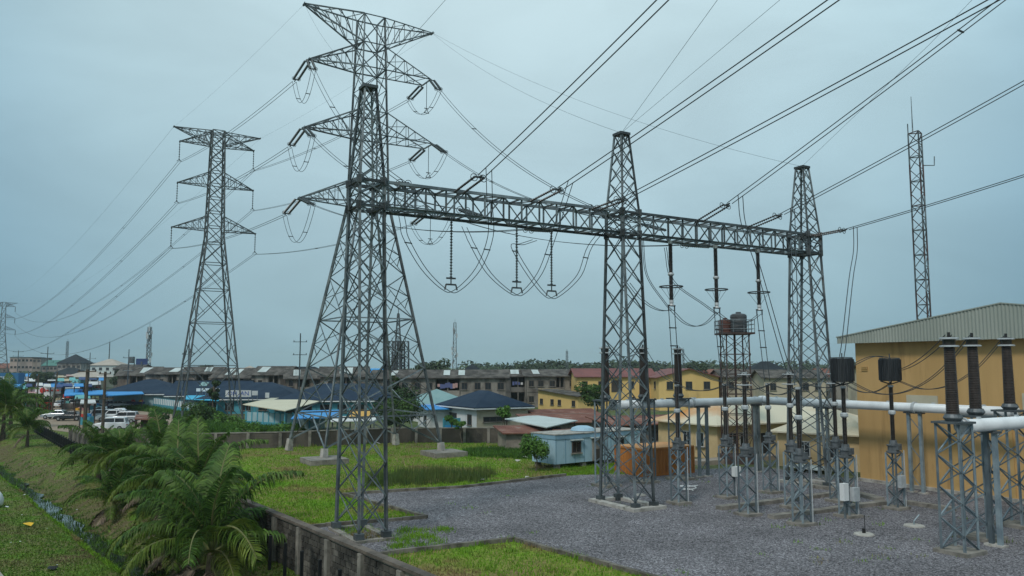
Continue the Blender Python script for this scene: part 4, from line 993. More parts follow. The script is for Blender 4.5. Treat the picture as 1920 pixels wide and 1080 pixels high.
def roof_mesh(p0, ex, ey, L, W, h, kind, rise, ov, th=.12):
    f = lambda x, y, z: V(p0) + ex * x + ey * y + UP * z
    b = MB()
    def slab(q):
        n = len(q); b.add(list(q) + [v - UP * th for v in q], [tuple(range(n)), tuple(reversed(range(n, 2 * n)))] + [(i, n + i, n + (i + 1) % n, (i + 1) % n) for i in range(n)])
    a, c, d, e_ = -ov, L + ov, -ov, W + ov; lowz = h - rise * ov / (W / 2 if kind != 'gy' else L / 2) * .9 if kind in ('gx', 'gy') else h - .1
    if kind == 'gx':
        slab([f(a, d, lowz), f(c, d, lowz), f(c, W / 2, h + rise), f(a, W / 2, h + rise)]); slab([f(a, W / 2, h + rise), f(c, W / 2, h + rise), f(c, e_, lowz), f(a, e_, lowz)])
    elif kind == 'gy':
        slab([f(a, d, lowz), f(L / 2, d, h + rise), f(L / 2, e_, h + rise), f(a, e_, lowz)]); slab([f(L / 2, d, h + rise), f(c, d, lowz), f(c, e_, lowz), f(L / 2, e_, h + rise)])
    elif kind == 'hip':
        if L >= W: r0, r1 = f(W / 2, W / 2, h + rise), f(L - W / 2, W / 2, h + rise)
        else: r0, r1 = f(L / 2, L / 2, h + rise), f(L / 2, W - L / 2, h + rise)
        A, B_, C_, D_ = f(a, d, lowz), f(c, d, lowz), f(c, e_, lowz), f(a, e_, lowz)
        if L >= W: slab([A, B_, r1, r0]); slab([B_, C_, r1]); slab([C_, D_, r0, r1]); slab([D_, A, r0])
        else: slab([A, B_, r0]); slab([B_, C_, r1, r0]); slab([C_, D_, r1]); slab([D_, A, r0, r1])
    elif kind == 'mono': slab([f(a, d, h + .05), f(c, d, h + .05), f(c, e_, h + rise), f(a, e_, h + rise)])
    elif kind == 'flat': slab([f(a, d, h + th), f(c, d, h + th), f(c, e_, h + th), f(a, e_, h + th)])
    return b
def house(name, label, cat, p0, ang, L, W, h, wm, rm, kind='gx', rise=1.2, ov=.5, wins=(), group=None, lm=None, fm='win_frame_dark', z0=0., plinth=None):
    ex, ey = frame_axes(ang); p0 = V((p0[0], p0[1], z0)); t = thing(name, label, cat, p0, group)
    f = lambda x, y, z: p0 + ex * x + ey * y + UP * z
    b = MB()
    def q(*v): b.add(v, [tuple(range(len(v)))])
    apx = kind == 'gy'; apy = kind == 'gx'; mono = kind == 'mono'
    F = [f(0, 0, 0), f(L, 0, 0), f(L, 0, h)] + ([f(L / 2, 0, h + rise - .02)] if apx else []) + [f(0, 0, h)]
    Bk = [f(L, W, 0), f(0, W, 0), f(0, W, h + (rise if mono else 0))] + ([f(L / 2, W, h + rise - .02)] if apx else []) + [f(L, W, h + (rise if mono else 0))]
    Lf = [f(0, W, 0), f(0, 0, 0), f(0, 0, h)] + ([f(0, W / 2, h + rise - .02)] if apy else []) + [f(0, W, h + (rise if mono else 0))]
    Rt = [f(L, 0, 0), f(L, W, 0), f(L, W, h + (rise if mono else 0))] + ([f(L, W / 2, h + rise - .02)] if apy else []) + [f(L, 0, h)]
    q(*F); q(*Bk); q(*Rt)
    if lm:
        b2 = MB(); b2.add(Lf, [tuple(range(len(Lf)))]); b2.build('side_wall', lm, t)
    else: q(*Lf)
    b.build('wall', wm, t); roof_mesh(p0, ex, ey, L, W, h, kind, rise, ov).build('roof', rm, t)
    for (fc, x, z, w_, hh, *mm) in wins:
        if fc == 'F': window(t, f(x, 0, z), ex, -ey, w_, hh, fm, *mm)
        elif fc == 'L': window(t, f(0, x, z), ey, -ex, w_, hh, fm, *mm)
        elif fc == 'R': window(t, f(L, x, z), ey, ex, w_, hh, fm, *mm)
    if rm in ('navy_roof', 'teal_roof') and L > 5.5:
        zz = h - (rise * ov / (W / 2) * .9 if kind == 'gx' else .1) - .2
        MB().box(f(L / 2, -ov + .06, zz), (L + 2 * ov - .1, .1, .22), ex, ey).build('fascia', 'white_wall', t)
        if kind == 'hip': MB().box(f(-ov + .06, W / 2, zz), (.1, W + 2 * ov - .3, .22), ex, ey).build('fascia', 'white_wall', t)
        if kind == 'gx': MB().box(f(L / 2, W / 2, h + rise + .03), (L + 2 * ov, .45, .1), ex, ey).build('ridge_cap', 'dark_roof', t)
        for k in range(int(L / 6)):
            if kind == 'gx':
                a_ = math.atan2(rise, W / 2); x_ = random.uniform(.1, .9) * L; q_ = random.uniform(.15, .38)
                MB().box(f(x_, W * q_, h + rise * 2 * q_ + .06), (random.choice([.4, .9]), random.uniform(1.2, 3), .03), ex, ey * math.cos(a_) + UP * math.sin(a_), UP * math.cos(a_) - ey * math.sin(a_)).build('roof_light', 'teal_roof', t)
    if plinth: MB().box(f(L / 2, W / 2, .45), (L + .06, W + .06, .9), ex, ey).build('plinth', plinth, t)
    return t, f, ex, ey
def grey_house(label, p0, ang, L, W, wm='grey_wall', rm='asb_roof', rec=(), h=6.7, group='grey two storey terrace houses', cloth=0, rise=1.3):
    """two storeys, with recessed balcony bays [x0,x1] cut into the front"""
    ex, ey = frame_axes(ang); p0 = V((*p0, 0)); t = thing('terrace_house', label, 'house', p0, group)
    f = lambda x, y, z: p0 + ex * x + ey * y + UP * z
    xs = [0] + [x for r_ in rec for x in r_] + [L]; b = MB()
    for i in range(0, len(xs) - 1, 2):
        a, c = xs[i], xs[i + 1]
        if c - a > .05: b.box(f((a + c) / 2, W / 2, h / 2), (c - a, W, h), ex, ey)
    b.build('wall', wm, t)
    for i in range(0, len(xs) - 1, 2):
        a, c = xs[i], xs[i + 1]
        if c - a > .05:
            MB().box(f((a + c) / 2, -.05, 3.35), (c - a, .12, .22), ex, ey).build('floor_band', wm, t)
            for x in (a + .12, c - .12): MB().tube([f(x, -.07, .1), f(x, -.07, h - .2)], .06, 6).build('downpipe', 'dark_side', t)
    for (a, c) in rec:
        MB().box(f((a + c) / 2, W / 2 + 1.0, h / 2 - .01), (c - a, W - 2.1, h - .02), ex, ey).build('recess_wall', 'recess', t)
        for z in (.15, 3.2, h - .35): MB().box(f((a + c) / 2, .95, z), (c - a - .02, 1.85, .16), ex, ey).build('balcony_slab', wm, t)
        for z in (.15, 3.2): MB().box(f((a + c) / 2, .12, z + .55), (c - a - .04, .12, .9), ex, ey).build('balcony_wall', wm, t)
        n = max(1, int((c - a) / 3.2))
        for k in range(1, n + 1): MB().box(f(a + (c - a) * k / (n + 1), .2, h / 2), (.22, .22, h - .4), ex, ey).build('post', wm, t)
        if cloth:
            for k in range(cloth):
                x = a + .3 + (c - a - .6) * k / cloth; MB().box(f(x + .2, -.04, 5.15 + random.uniform(-.2, .1)), (.45, .03, random.uniform(.5, .95)), ex, ey).build('laundry', random.choice(['cloth_blue', 'cloth_pink', 'cloth_pale', 'cloth_blue']), t)
    for i in range(0, len(xs) - 1, 2):
        a, c = xs[i], xs[i + 1]; n = int((c - a) / 2.1)
        for k in range(n):
            x = a + (c - a) * (k + .5) / n + random.uniform(-.2, .2)
            for z in (1.7, 5.0):
                if random.random() < .93: window(t, f(x, 0, z), ex, -ey, random.choice([.9, 1.1, 1.2]), 1.3, 'win_frame_dark')
    for y in (W * .3, W * .7):
        window(t, f(0, y, 5.0), ey, -ex, 1.1, 1.2); window(t, f(L, y, 5.0), ey, ex, 1.1, 1.2)
    roof_mesh(p0, ex, ey, L, W, h, 'gx', rise, .6, .14).build('roof', rm, t)
    for k in range(2):
        x = L * random.uniform(.2, .8); sl_ = V((0, 0, 0)); a = math.atan2(rise, W / 2)
        MB().box(f(x, W * .25, h + rise * .5 + .1), (1.2, W * .35, .04), ex, (ey * math.cos(a) + UP * math.sin(a)), (UP * math.cos(a) - ey * math.sin(a))).build('roof_light', 'sheet_white', t)
    return t

# the yellow hall on the right
HP = V((26.1, 61.0, 0)); hx, hy = -NN, G             # along the wall to the right, and inwards
t = thing('hall', 'large ochre yellow hall with a pale corrugated gable at the right edge', 'building', HP)
f = lambda x, y, z: HP + hx * x + hy * y + UP * z
HL, HW = 22.6, 26.; EZ, RZ = 10.35, 12.55
MB().box(f(HL / 2, HW / 2, EZ / 2), (HL, HW, EZ), hx, hy).build('wall', 'hall_wall', t)
for x in (7.4, 11.0, 15.5): MB().box(f(x, -.05, EZ / 2), (.35, .1, EZ - .04), hx, hy).build('pilaster', 'hall_strip', t)
MB().box(f(HL / 2, -.12, .13), (HL + .1, .3, .26), hx, hy).build('plinth', 'concrete_pale', t)
MB().box(f(5.2, -.045, 6.05), (2.3, .09, .95), hx, hy).build('wall_panel', 'cream_panel', t)
MB().box(f(13.2, -.045, 6.3), (2.6, .09, 1.1), hx, hy).build('wall_panel', 'cream_panel', t)
v_ = MB(); 
for k in range(3): v_.box(f(.75, -.04, 8.25 + k * .12), (.5, .08, .07), hx, hy)
v_.build('vent', 'hall_strip', t)
b = MB(); x0, x1, st = -1.0, HL + 1., .06; n = int((x1 - x0) / st); gz = lambda x: EZ + .42 + (RZ - EZ - .42) * (1 - abs(x - HL / 2) / (HL / 2 + 1))
row = []
for k in range(n + 1):
    x = x0 + st * k; y = -.75 + (.0 if k % 4 in (0, 1) else -.05); row.append((f(x, y, EZ - .08), f(x, y, gz(x))))
vs2 = [p for r_ in row for p in r_]; b.add(vs2, [(2 * k, 2 * k + 2, 2 * k + 3, 2 * k + 1) for k in range(n)]); b.build('gable_cladding', 'corrug', t)
MB().box(f(HL / 2, -.36, EZ + .0), (HL + 1.9, .7, .06), hx, hy).build('soffit', 'corrug', t)
b = MB()
for s_ in (-1, 1):
    A_ = [f(HL / 2, -.83, RZ + .05), f(HL / 2 + s_ * (HL / 2 + 1.05), -.83, EZ + .45), f(HL / 2 + s_ * (HL / 2 + 1.05), HW + .5, EZ + .45), f(HL / 2, HW + .5, RZ + .05)]
    if s_ < 0: A_ = A_[::-1]
    b.add(A_ + [p - UP * .08 for p in A_], [(0, 1, 2, 3), (7, 6, 5, 4), (0, 4, 5, 1), (1, 5, 6, 2), (2, 6, 7, 3), (3, 7, 4, 0)])
b.build('roof', 'corrug', t)

# bungalow with the rusty hip roof
bt_, bf, bex, bey = house('bungalow', 'cream bungalow with a hipped roof stained rusty orange behind the water tower', 'house', (18.9, 74.6), 30.4, 20, 8.2, 3.3, 'bung_wall', 'bung_rust', 'hip', 1.75, .7,
      [('L', 2.2, 1.7, 1.05, 1.35, 1), ('L', 4.0, 1.7, 1.05, 1.35, 1), ('F', 1.9, 1.7, 1.0, 1.35, 1), ('F', 3.3, 1.7, 1.0, 1.35, 1), ('F', 9.2, 1.7, 1.0, 1.35, 1)], fm='win_frame')
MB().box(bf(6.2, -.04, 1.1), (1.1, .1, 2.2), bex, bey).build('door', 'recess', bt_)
ac = thing('air_conditioner', 'small air conditioner unit on the bungalow wall by the corner', 'air conditioner', bf(.6, -.3, .5))
MB().box(bf(.7, -.28, .75), (.85, .35, .65), bex, bey).build('casing', 'box_grey', ac); MB().lathe(bf(.7, -.46, .75), bf(.7, -.50, .75), [(0, .27), (1, .25)], 14).build('fan_grille', 'plastic_black', ac)
wp = V((23.0, 70.2, 0)); wa = math.degrees(math.atan2(65.4 - 70.2, 28.9 - 23.0))
house('bungalow', 'lower cream wing with a pale hipped roof beside the yellow hall', 'house', (23.0, 70.2), wa, 7.4, 6.5, 3.1, 'bung_wall', 'bung_roof', 'hip', 1.7, .6,
      [('F', 2.3, 1.6, .95, 1.3, 1), ('F', 4.3, 1.6, .95, 1.3, 1)], fm='win_frame')
t = thing('walkway', 'raised concrete walkway with dark edge along the bungalow front', 'walkway', V((19, 71, 0)))
for k in range(6): MB().box(V((16.6, 71.2, .2)) + G * (1.6 * k) , (1.56, 1.7, .4), G, NN).build('slab', 'slab', t)
b = MB().box(V((24.4, 66.5, .35)), (3.4, 2.2, .1), hx, hy); tag(b.build('metal_sheet', 'sheet_white', None, loc=(24.4, 66.5, 0)), 'pale sheet lying over the drain beside the bungalow wing', 'metal sheet')

# orange container, blue cabin
def container():
    p0 = V((10.15, 62.9, 0)); L, W, H = 5.2, 3.5, 2.15; t = thing('container', 'orange brown corrugated container behind the middle gantry column', 'container', p0)
    f = lambda x, y, z: p0 + G * x + NN * y + UP * z
    def cor(a, d, o, LL, nm):
        n = int(LL / .09); b = MB(); vs2 = []
        for k in range(n + 1):
            q = a + d * (LL * k / n) + o * (.0 if k % 4 in (0, 1) else -.045); vs2 += [q + UP * .15, q + UP * (H - .1)]
        b.add(vs2, [(2 * k, 2 * k + 2, 2 * k + 3, 2 * k + 1) for k in range(n)]); b.build(nm, 'cont_orange', t)
    cor(f(0, 0, 0), G, -NN, L, 'side_panel'); cor(f(0, W, 0), -NN, -G, W, 'end_panel'); cor(f(L, 0, 0), NN, G, W, 'end_panel'); cor(f(L, W, 0), -G, NN, L, 'side_panel')
    b = MB()
    for x in (0, L):
        for y in (0, W): b.box(f(x, y, H / 2), (.12, .12, H), G, NN)
    b.build('corner_posts', 'cont_orange', t)
    b = MB()
    for y in (0, W):
        for z in (.08, H - .05): b.box(f(L / 2, y, z), (L - .12, .1, .14), G, NN)
    for x in (0, L):
        for z in (.08, H - .05): b.box(f(x, W / 2, z), (.1, W - .12, .14), G, NN)
    b.build('rails', 'cont_orange', t); MB().box(f(L / 2, W / 2, H + .03), (L + .05, W + .05, .06), G, NN).build('roof', 'cont_roof', t)
container()
def cabin():
    p0 = V((3.6, 67.4, 0)); L, W, H = 10.0, 3.1, 2.35; ex, ey = frame_axes(37); t = thing('site_cabin', 'pale blue site cabin raised on blocks at the edge of the grass', 'cabin', p0)
    f = lambda x, y, z: p0 + ex * x + ey * y + UP * z
    MB().box(f(L / 2, W / 2, .45 + H / 2), (L, W, H), ex, ey).build('wall', 'cabin_blue', t)
    MB().box(f(L / 2, W / 2, .45 + H - .14), (L + .12, W + .12, .36), ex, ey).build('fascia', 'cabin_trim', t)
    MB().box(f(L / 2, W / 2, .45 + H + .08), (L + .2, W + .2, .08), ex, ey).build('roof', 'concrete_pale', t)
    for x in np.arange(.05, L, 1.05): MB().box(f(x, -.015, .45 + (H - .35) / 2), (.05, .03, H - .36), ex, ey).build('cover_strip', 'cabin_trim', t)
    for y in (1.0, 2.05): MB().box(f(-.015, y, .45 + (H - .35) / 2), (.03, .05, H - .36), ex, ey).build('cover_strip', 'cabin_trim', t)
    for x in (2.3, 7.4):
        window(t, f(x, 0, 1.75), ex, -ey, 1.0, .95); MB().box(f(x, -.16, 2.36), (1.3, .34, .07), ex, ey).build('window_hood', 'sheet_white', t)
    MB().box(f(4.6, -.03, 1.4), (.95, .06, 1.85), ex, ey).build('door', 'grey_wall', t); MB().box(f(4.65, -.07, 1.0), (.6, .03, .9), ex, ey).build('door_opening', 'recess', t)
    MB().box(f(4.6, -.16, 2.44), (1.4, .34, .07), ex, ey).build('door_hood', 'sheet_white', t)
    for x in (.4, 3.3, 6.5, 9.5):
        for y in (.3, W - .3): MB().box(f(x, y, .225), (.4, .4, .45), ex, ey).build('support_block', 'concrete', t)
    tag(MB().lathe(f(4.4, 1.5, 2.96), f(4.4, 1.5, 3.35), [(0, 1.1), (.6, .95), (1, .5)], 14).build('tarp_mound', 'cabin_blue', None, loc=f(4.4, 1.5, 2.9)), 'pale blue cover lying on the cabin roof', 'cover')
cabin()

# sheds between the lawn and the estate
house('shed', 'low rough shed with a rust red roof left of the cabin', 'shed', (-.6, 83.), 12, 4.6, 4.5, 1.75, 'shed_wall', 'rust_roof', 'mono', .45, .45, [])
def open_roof(label, cs, z, m, name='carport', cat='shelter', post='rust_steel', th=.1, group=None, zs=None):
    cs = [V((*gp(x, y, z).xy, z)) for x, y in cs]
    if zs: cs = [V((p.x, p.y, zz)) for p, zz in zip(cs, zs)]
    c = sum(cs, V()) / len(cs); t = thing(name, label, cat, V((c.x, c.y, 0)), group); n = len(cs)
    b = MB(); b.add(cs + [p - UP * th for p in cs], [tuple(range(n)), tuple(reversed(range(n, 2 * n)))] + [(i, n + i, n + (i + 1) % n, (i + 1) % n) for i in range(n)]); b.build('roof', m, t)
    for p in cs: q = lerp(p, c, .08); MB().bar(V((q.x, q.y, 0)), V((q.x, q.y, q.z - th)), .12).build('post', post, t)
    return t
open_roof('pale flat carport roof above the blue cabin', [(1025, 801), (1083, 788), (1000, 778), (945, 785)], 2.45, 'sheet_white')
house('shed', 'brown rust roofed shed behind the pale carport', 'shed', (2.5, 96), 14, 10.5, 6, 1.9, 'shed_wall', 'rust_roof', 'mono', .7, .5)
house('shed', 'long low shed with mottled tin roof in front of the small yellow block', 'shed', (3.5, 110), 20, 9, 6, 2.0, 'shed_wall', 'rust_roof', 'gx', .6, .5)
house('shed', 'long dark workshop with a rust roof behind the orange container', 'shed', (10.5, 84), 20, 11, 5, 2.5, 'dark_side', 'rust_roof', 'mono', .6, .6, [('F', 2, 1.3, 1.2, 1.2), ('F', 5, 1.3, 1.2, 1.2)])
house('shed', 'grey fence wall shed behind the cabin roof', 'shed', (6.0, 80.5), 30, 8, 3, 1.8, 'shed_wall', 'rust_roof', 'mono', .3, .3, [('F', 2, 1.0, 1.6, 1.0), ('F', 5, 1.0, 1.6, 1.0)])
t = thing('water_drum', 'dark blue box under the pale carport', 'tank', V((4.0, 89, 0))); MB().box(V((4.0, 88.6, .9)), (2.6, 1.4, 1.8)).build('drum_body', 'tarp_navy', t); MB().box(V((4.0, 88.6, 1.83)), (2.7, 1.5, .07)).build('lid', 'tarp_navy', t)

# blue roofed white house, neighbours
house('house', 'white house with a dark blue hipped roof behind the rear wall', 'house', (-4.7, 107.5), 30.4, 8.0, 10.8, 3.25, 'cream_wall', 'navy_roof', 'hip', 1.95, .7, [('L', 2.0, 1.4, 1.2, 1.4, 2), ('L', 7.2, 1.55, 2.6, 1.1, 1), ('F', 3.0, 1.5, 4.0, .7, 3)], lm='white_wall')
house('house', 'small house with a pale teal roof behind the blue roofed house', 'house', (-13.5, 124), 30.4, 8, 8, 2.9, 'white_wall', 'teal_roof', 'hip', 2.1, .6)
house('house', 'white annex with a bright blue awning roof behind the pylon foot', 'house', (-11.5, 113), 30.4, 5, 4, 2.6, 'white_wall', 'sky_blue', 'mono', .5, .9, [('L', 1.5, 1.3, .9, 1.2)])
house('house', 'low dark roofed annex left of the pale teal roof', 'house', (-18.5, 126), 30.4, 6, 6, 3.0, 'turq_pale', 'navy_roof', 'gx', 1.0, .6)
# yellow houses
house('house', 'small yellow single storey block with a grey lean roof and four windows', 'house', (12.4, 152), 30.4, 4.3, 14, 3.0, 'yellow_wall', 'asb_roof', 'mono', 1.1, .6, [('L', y, 1.6, 1.1, 1.1, 1) for y in (1.4, 6.2, 8.8, 12.7)])
t, f, ex, ey = house('house', 'long yellow two storey house with a red roof behind the gantry', 'house', (13.2, 164), 4, 16, 9, 6.7, 'yellow_wall', 'red_roof', 'gx', 1.5, .6, [('F', x, z, 1.2, 1.4, 1) for x in (1.6, 5.0, 11.2, 14.2) for z in (1.7, 4.9)])
MB().box(f(8.2, -.03, 4.6), (2.2, .1, 2.4), ex, ey).build('balcony_opening', 'recess', t)
house('house', 'yellow two storey gable fronted wing with a red roof right of the gantry column', 'house', (28.8, 158), 4, 12, 15, 6.6, 'yellow_wall', 'red_roof', 'gy', 1.6, .7, [('F', x, z, 1.3, 1.5, 1) for x in (2.2, 6.0, 9.6) for z in (1.6, 4.9)] + [('L', y, z, 1.2, 1.4, 1) for y in (3, 8, 12) for z in (1.6, 4.9)])
house('house', 'cream two storey house between the yellow gable and the water tower', 'house', (41.5, 158), 2, 9, 9, 6.7, 'cream_wall', 'asb_roof', 'gx', 1.3, .6, [('F', x, z, 1.1, 1.3, 1) for x in (1.5, 4.4, 7.4) for z in (1.7, 4.9)])
house('house', 'pale stained two storey house seen right of the water tower', 'house', (46, 147), -4, 11, 9, 6.7, 'cream_wall', 'asb_roof', 'gx', 1.3, .6, [('F', x, z, 1.1, 1.3, 1) for x in (1.6, 4.6, 7.4, 9.6) for z in (1.7, 4.9)])
house('house', 'grey two storey house seen through the right end gantry column', 'house', (58, 150), -6, 13, 9, 6.9, 'grey_wall', 'rust_roof', 'gx', 1.3, .6, [('F', x, z, 1.1, 1.3, 1) for x in (1.6, 4.8, 8, 11) for z in (1.7, 4.9)])
house('house', 'house with a bare grey gable peeping out beside the yellow hall', 'house', (55, 118), 10, 12, 10, 7.5, 'cream_wall', 'asb_roof', 'gx', 2.0, .6)
house('house', 'small dark hipped roof far behind the right end gantry column', 'house', (62, 210), 0, 11, 9, 7.0, 'cream_wall', 'dark_roof', 'hip', 3.0, .7)
house('house', 'dark hipped roof peak far behind the grey terrace', 'house', (-13.5, 215), 0, 5.5, 6, 7.0, 'cream_wall', 'dark_roof', 'hip', 2.4, .5)
# grey terraces
grey_house('weathered grey terrace house with laundry on its balconies behind the blue roofed house', (-20.5, 147), 3, 19.5, 10, rec=[(6.6, 10.9)], cloth=8)
grey_house('grey terrace house with three upper windows left of the small yellow block', (2.9, 171), 6, 11.5, 10, rec=[(6.6, 8.2)])
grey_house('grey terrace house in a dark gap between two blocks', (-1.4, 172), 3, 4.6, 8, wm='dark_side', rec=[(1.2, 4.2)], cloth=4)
grey_house('grey brown terrace house seen between the legs of the big pylon', (-40, 168), 9, 9.5, 9, wm='brown_wall', rec=[(4, 6.5)], rise=1.9)
grey_house('grey terrace house right behind the big pylon legs', (-29.5, 166), -7, 8.5, 9, rec=[(5.5, 7.5)], h=6.3, rise=1.6)
grey_house('stained terrace house at the left of the big pylon foot', (-57, 176), -6, 7.8, 9, wm='grey_wall', rec=[(4, 6)], h=7.0, rise=1.7)
grey_house('low brown terrace house with a steeper roof left of the big pylon', (-48.6, 173), 14, 7.4, 9, wm='brown_wall', rec=[(2.5, 5)], h=6.2, rise=1.9)
grey_house('brown terrace house behind the slimmer pylon', (-76, 186), 10, 8, 9, wm='brown_wall', rec=[(3, 5.5)], h=7.1, rise=1.5)
grey_house('grey terrace house tucked in beside the slimmer pylon', (-67.5, 181), -9, 9, 9, rec=[(5, 7.5)], h=6.3, rise=2.0)
grey_house('brown terrace house left of the slimmer pylon', (-98, 200), 7, 9, 9, wm='brown_wall', rec=[(3, 6)], h=6.6, rise=2.0)
grey_house('stained grey terrace house near the tall power pole', (-88, 193), -8, 9.5, 9, rec=[(6, 8)], h=7.0, rise=1.4)
for (x, Y, L, h, rm, wm, kd, lab) in ((505, 235, 17, 8.2, 'dark_roof', 'pink_wall', 'hip', 'pale house with a wide black hipped roof above the terrace row'), (400, 240, 13, 7.6, 'green_roof', 'cream_wall', 'hip', 'house with a green hipped roof behind the slimmer pylon'), (430, 260, 10, 8.5, 'tan_roof', 'pink_wall', 'hip', 'pinkish house beside the green hipped roof'),
      (480, 250, 14, 6.6, 'red_roof', 'brown_wall', 'gx', 'house with a dull red roof left of the black hipped roof'), (300, 270, 26, 7.4, 'tan_roof', 'brown_wall', 'hip', 'long house with a tan roof left of the slimmer pylon'), (640, 260, 16, 7.6, 'sky_blue', 'cream_wall', 'gx', 'house with a blue roof seen through the big pylon'), (760, 270, 18, 7.8, 'teal_roof', 'cream_wall', 'hip', 'house with a pale green roof right of the big pylon'),
      (590, 255, 12, 7.8, 'sheet_white', 'cream_wall', 'gx', 'house with a white roof seen through the big pylon'), (1410, 250, 12, 7.4, 'dark_roof', 'cream_wall', 'hip', 'dark hipped roof far right of the water tower'), (1245, 262, 26, 7.4, 'rust_roof', 'brown_wall', 'gx', 'long rusty roof far behind the yellow houses')):
    p = at(x, 690, Y); house('house', lab, 'house', (p.x, Y), 0, L, 10, h - 2.2, wm, rm, kd, 2.6, .6, [('F', a, 4.3, 1.3, 1.4, 1) for a in np.arange(2, L - 1, 3.2)], group='far houses behind the estate')
# left background blocks
def far_house(x0, x1, ytop, Y, lab, wm, rm, kd, rise, floors, fh=3.1, cols=6):
    a, c = at(x0, ytop, Y), at(x1, ytop, Y); h = a.z - rise
    return house('house', lab, 'house', (a.x, Y), 0, c.x - a.x, 12, h, wm, rm, kd, rise, .6, [('F', (c.x - a.x) * (k + .5) / cols, h - 1.9 - i * fh, 1.5, 1.3, 1) for k in range(cols) for i in range(floors)], group='far houses on the left')
far_house(19, 62, 669, 500, 'tan four storey block beside the distant pylon', 'pink_wall', 'dark_roof', 'flat', .3, 4, 4.2)
far_house(61, 77, 670, 495, 'narrow brown end of the tan block', 'brown_wall', 'dark_roof', 'flat', .3, 4, 4.2, 2)
far_house(108, 153, 664, 420, 'three storey grey house with a black pyramid roof', 'grey_wall', 'dark_roof', 'hip', 4.6, 3, 4.0, 5)
far_house(80, 108, 675, 470, 'house with a green roof between two blocks', 'brown_wall', 'green_roof', 'gx', 3, 1, 3, 4)
far_house(170, 222, 673, 400, 'white house with a pale tan roof', 'sheet_white', 'tan_roof', 'hip', 3, 1, 3, 4)
far_house(152, 172, 680, 440, 'small cream house beside the black pyramid roof', 'cream_wall', 'dark_roof', 'gx', 1.5, 1, 3, 3)
far_house(92, 150, 689, 380, 'long low dark roof in front of the three storey house', 'white_wall', 'dark_roof', 'hip', 3.2, 0, 3, 3)
far_house(120, 190, 695, 330, 'low house with a pale tan roof above the market', 'cream_wall', 'tan_roof', 'hip', 2.5, 0, 3, 3)
far_house(-40, 16, 681, 520, 'brown house at the left edge behind the distant pylon', 'brown_wall', 'rust_roof', 'gx', 3, 2, 3, 4)
far_house(215, 262, 683, 300, 'small grey house in front of the billboard', 'grey_wall', 'asb_roof', 'gx', 1.5, 1, 3, 4)

# navy roofed market halls, turquoise fence, canopies
house('market_hall', 'long low market hall with a navy tiled roof seen through the big pylon', 'market hall', (-40.5, 140), 2, 22, 13, 2.9, 'turq', 'navy_roof', 'hip', 2.6, .9, [('F', x, 1.3, 1.6, 1.4, 1) for x in np.arange(2, 21, 3)], group='navy roofed market halls')
house('market_hall', 'navy roofed market hall with white signs on its eaves left of the big pylon', 'market hall', (-56.5, 147), 3, 17.5, 13, 2.9, 'turq', 'navy_roof', 'hip', 2.7, .9, [('F', x, 1.3, 1.6, 1.4, 1) for x in np.arange(2, 17, 3)], group='navy roofed market halls')
house('market_hall', 'navy gabled market hall between the slimmer pylon and the tall power pole', 'market hall', (-70.5, 166), 6, 14.5, 14, 3.0, 'turq_pale', 'navy_roof', 'gx', 2.6, .9, group='navy roofed market halls')
house('market_hall', 'navy roofed market hall behind the striped turquoise fence', 'market hall', (-87.5, 171), 3, 16, 14, 3.0, 'turq_pale', 'navy_roof', 'hip', 2.8, .9, group='navy roofed market halls')
def letters(cu):
    a = D.objects.new('lettering_curve', cu); me = D.meshes.new_from_object(a); D.objects.remove(a); o = D.objects.new('lettering', me); COL.objects.link(o); return o
def sign(label, c, w_, h, text=None, m='sign_white', ink='ink_blue', cat='sign', ang=3, group=None, size=None, post=True):
    ex, ey = frame_axes(ang); t = thing('sign', label, cat, V((c.x, c.y, 0)), group)
    MB().box(c, (w_, .08, h), ex, ey).build('board', m, t)
    if post:
        for s_ in (-1, 1): MB().bar(V((c.x, c.y, 0)) + ex * s_ * w_ * .4 + ey * .1, c + ex * s_ * w_ * .4 + ey * .1, .08).build('post', 'galv', t)
    if text:
        cu = D.curves.new('lettering', 'FONT'); cu.body = text; cu.size = size or h * .9; cu.extrude = .01; cu.align_x = 'CENTER'; cu.align_y = 'CENTER'; cu.materials.append(M[ink])
        o = letters(cu); o.parent = t; o.location = c - ey * .06 - org(t); o.rotation_euler = (R(90), 0, R(ang))
    return t
sign('white board lettered in blue on the navy roofed market hall', at(447, 738, 141), 4.4, 1.15, 'ON JAN', ang=3)
sign('small square white board right of the lettered board', at(478, 737, 142.5), 1.0, .8, None, 'sign_white')
sign('smaller white board nearest the cream canopy', at(501, 741, 143.5), .7, .9, None, 'sign_white')
for k, x in enumerate((372, 382, 389, 408)): sign(f'tiny white board on the market hall eaves, {("first", "second", "third", "fourth")[k]} from the left', at(x, 731, 160), .8, .6, None, 'sign_white', group='tiny boards on the eaves')
t = sign('white shop sign with a red roundel above a white gate', at(90, 732, 168), 5.2, 1.3, None, 'sign_white', post=True)
c = at(80, 732, 167.8); MB().lathe(c, c - V((0, .12, 0)), [(0, .55), (1, .55)], 18).build('roundel', 'sign_red', t)
for dx in (1.0, 1.9, 2.6, 3.2): MB().box(c + V((dx, -.05, 0)), (.5, .06, .3)).build('mark', 'sign_red', t)
t = thing('shipping_container', 'blue container with white lettering at the left edge', 'container', at(12, 718, 205).xy.to_3d())
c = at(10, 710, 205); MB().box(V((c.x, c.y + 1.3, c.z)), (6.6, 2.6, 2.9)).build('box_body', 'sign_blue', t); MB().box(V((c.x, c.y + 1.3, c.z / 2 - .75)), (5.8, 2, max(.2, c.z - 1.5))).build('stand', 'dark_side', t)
cu = D.curves.new('lettering', 'FONT'); cu.body = 'TREES'; cu.size = 1.35; cu.extrude = .01; cu.align_x = 'CENTER'; cu.align_y = 'CENTER'; cu.materials.append(M['sign_white'])
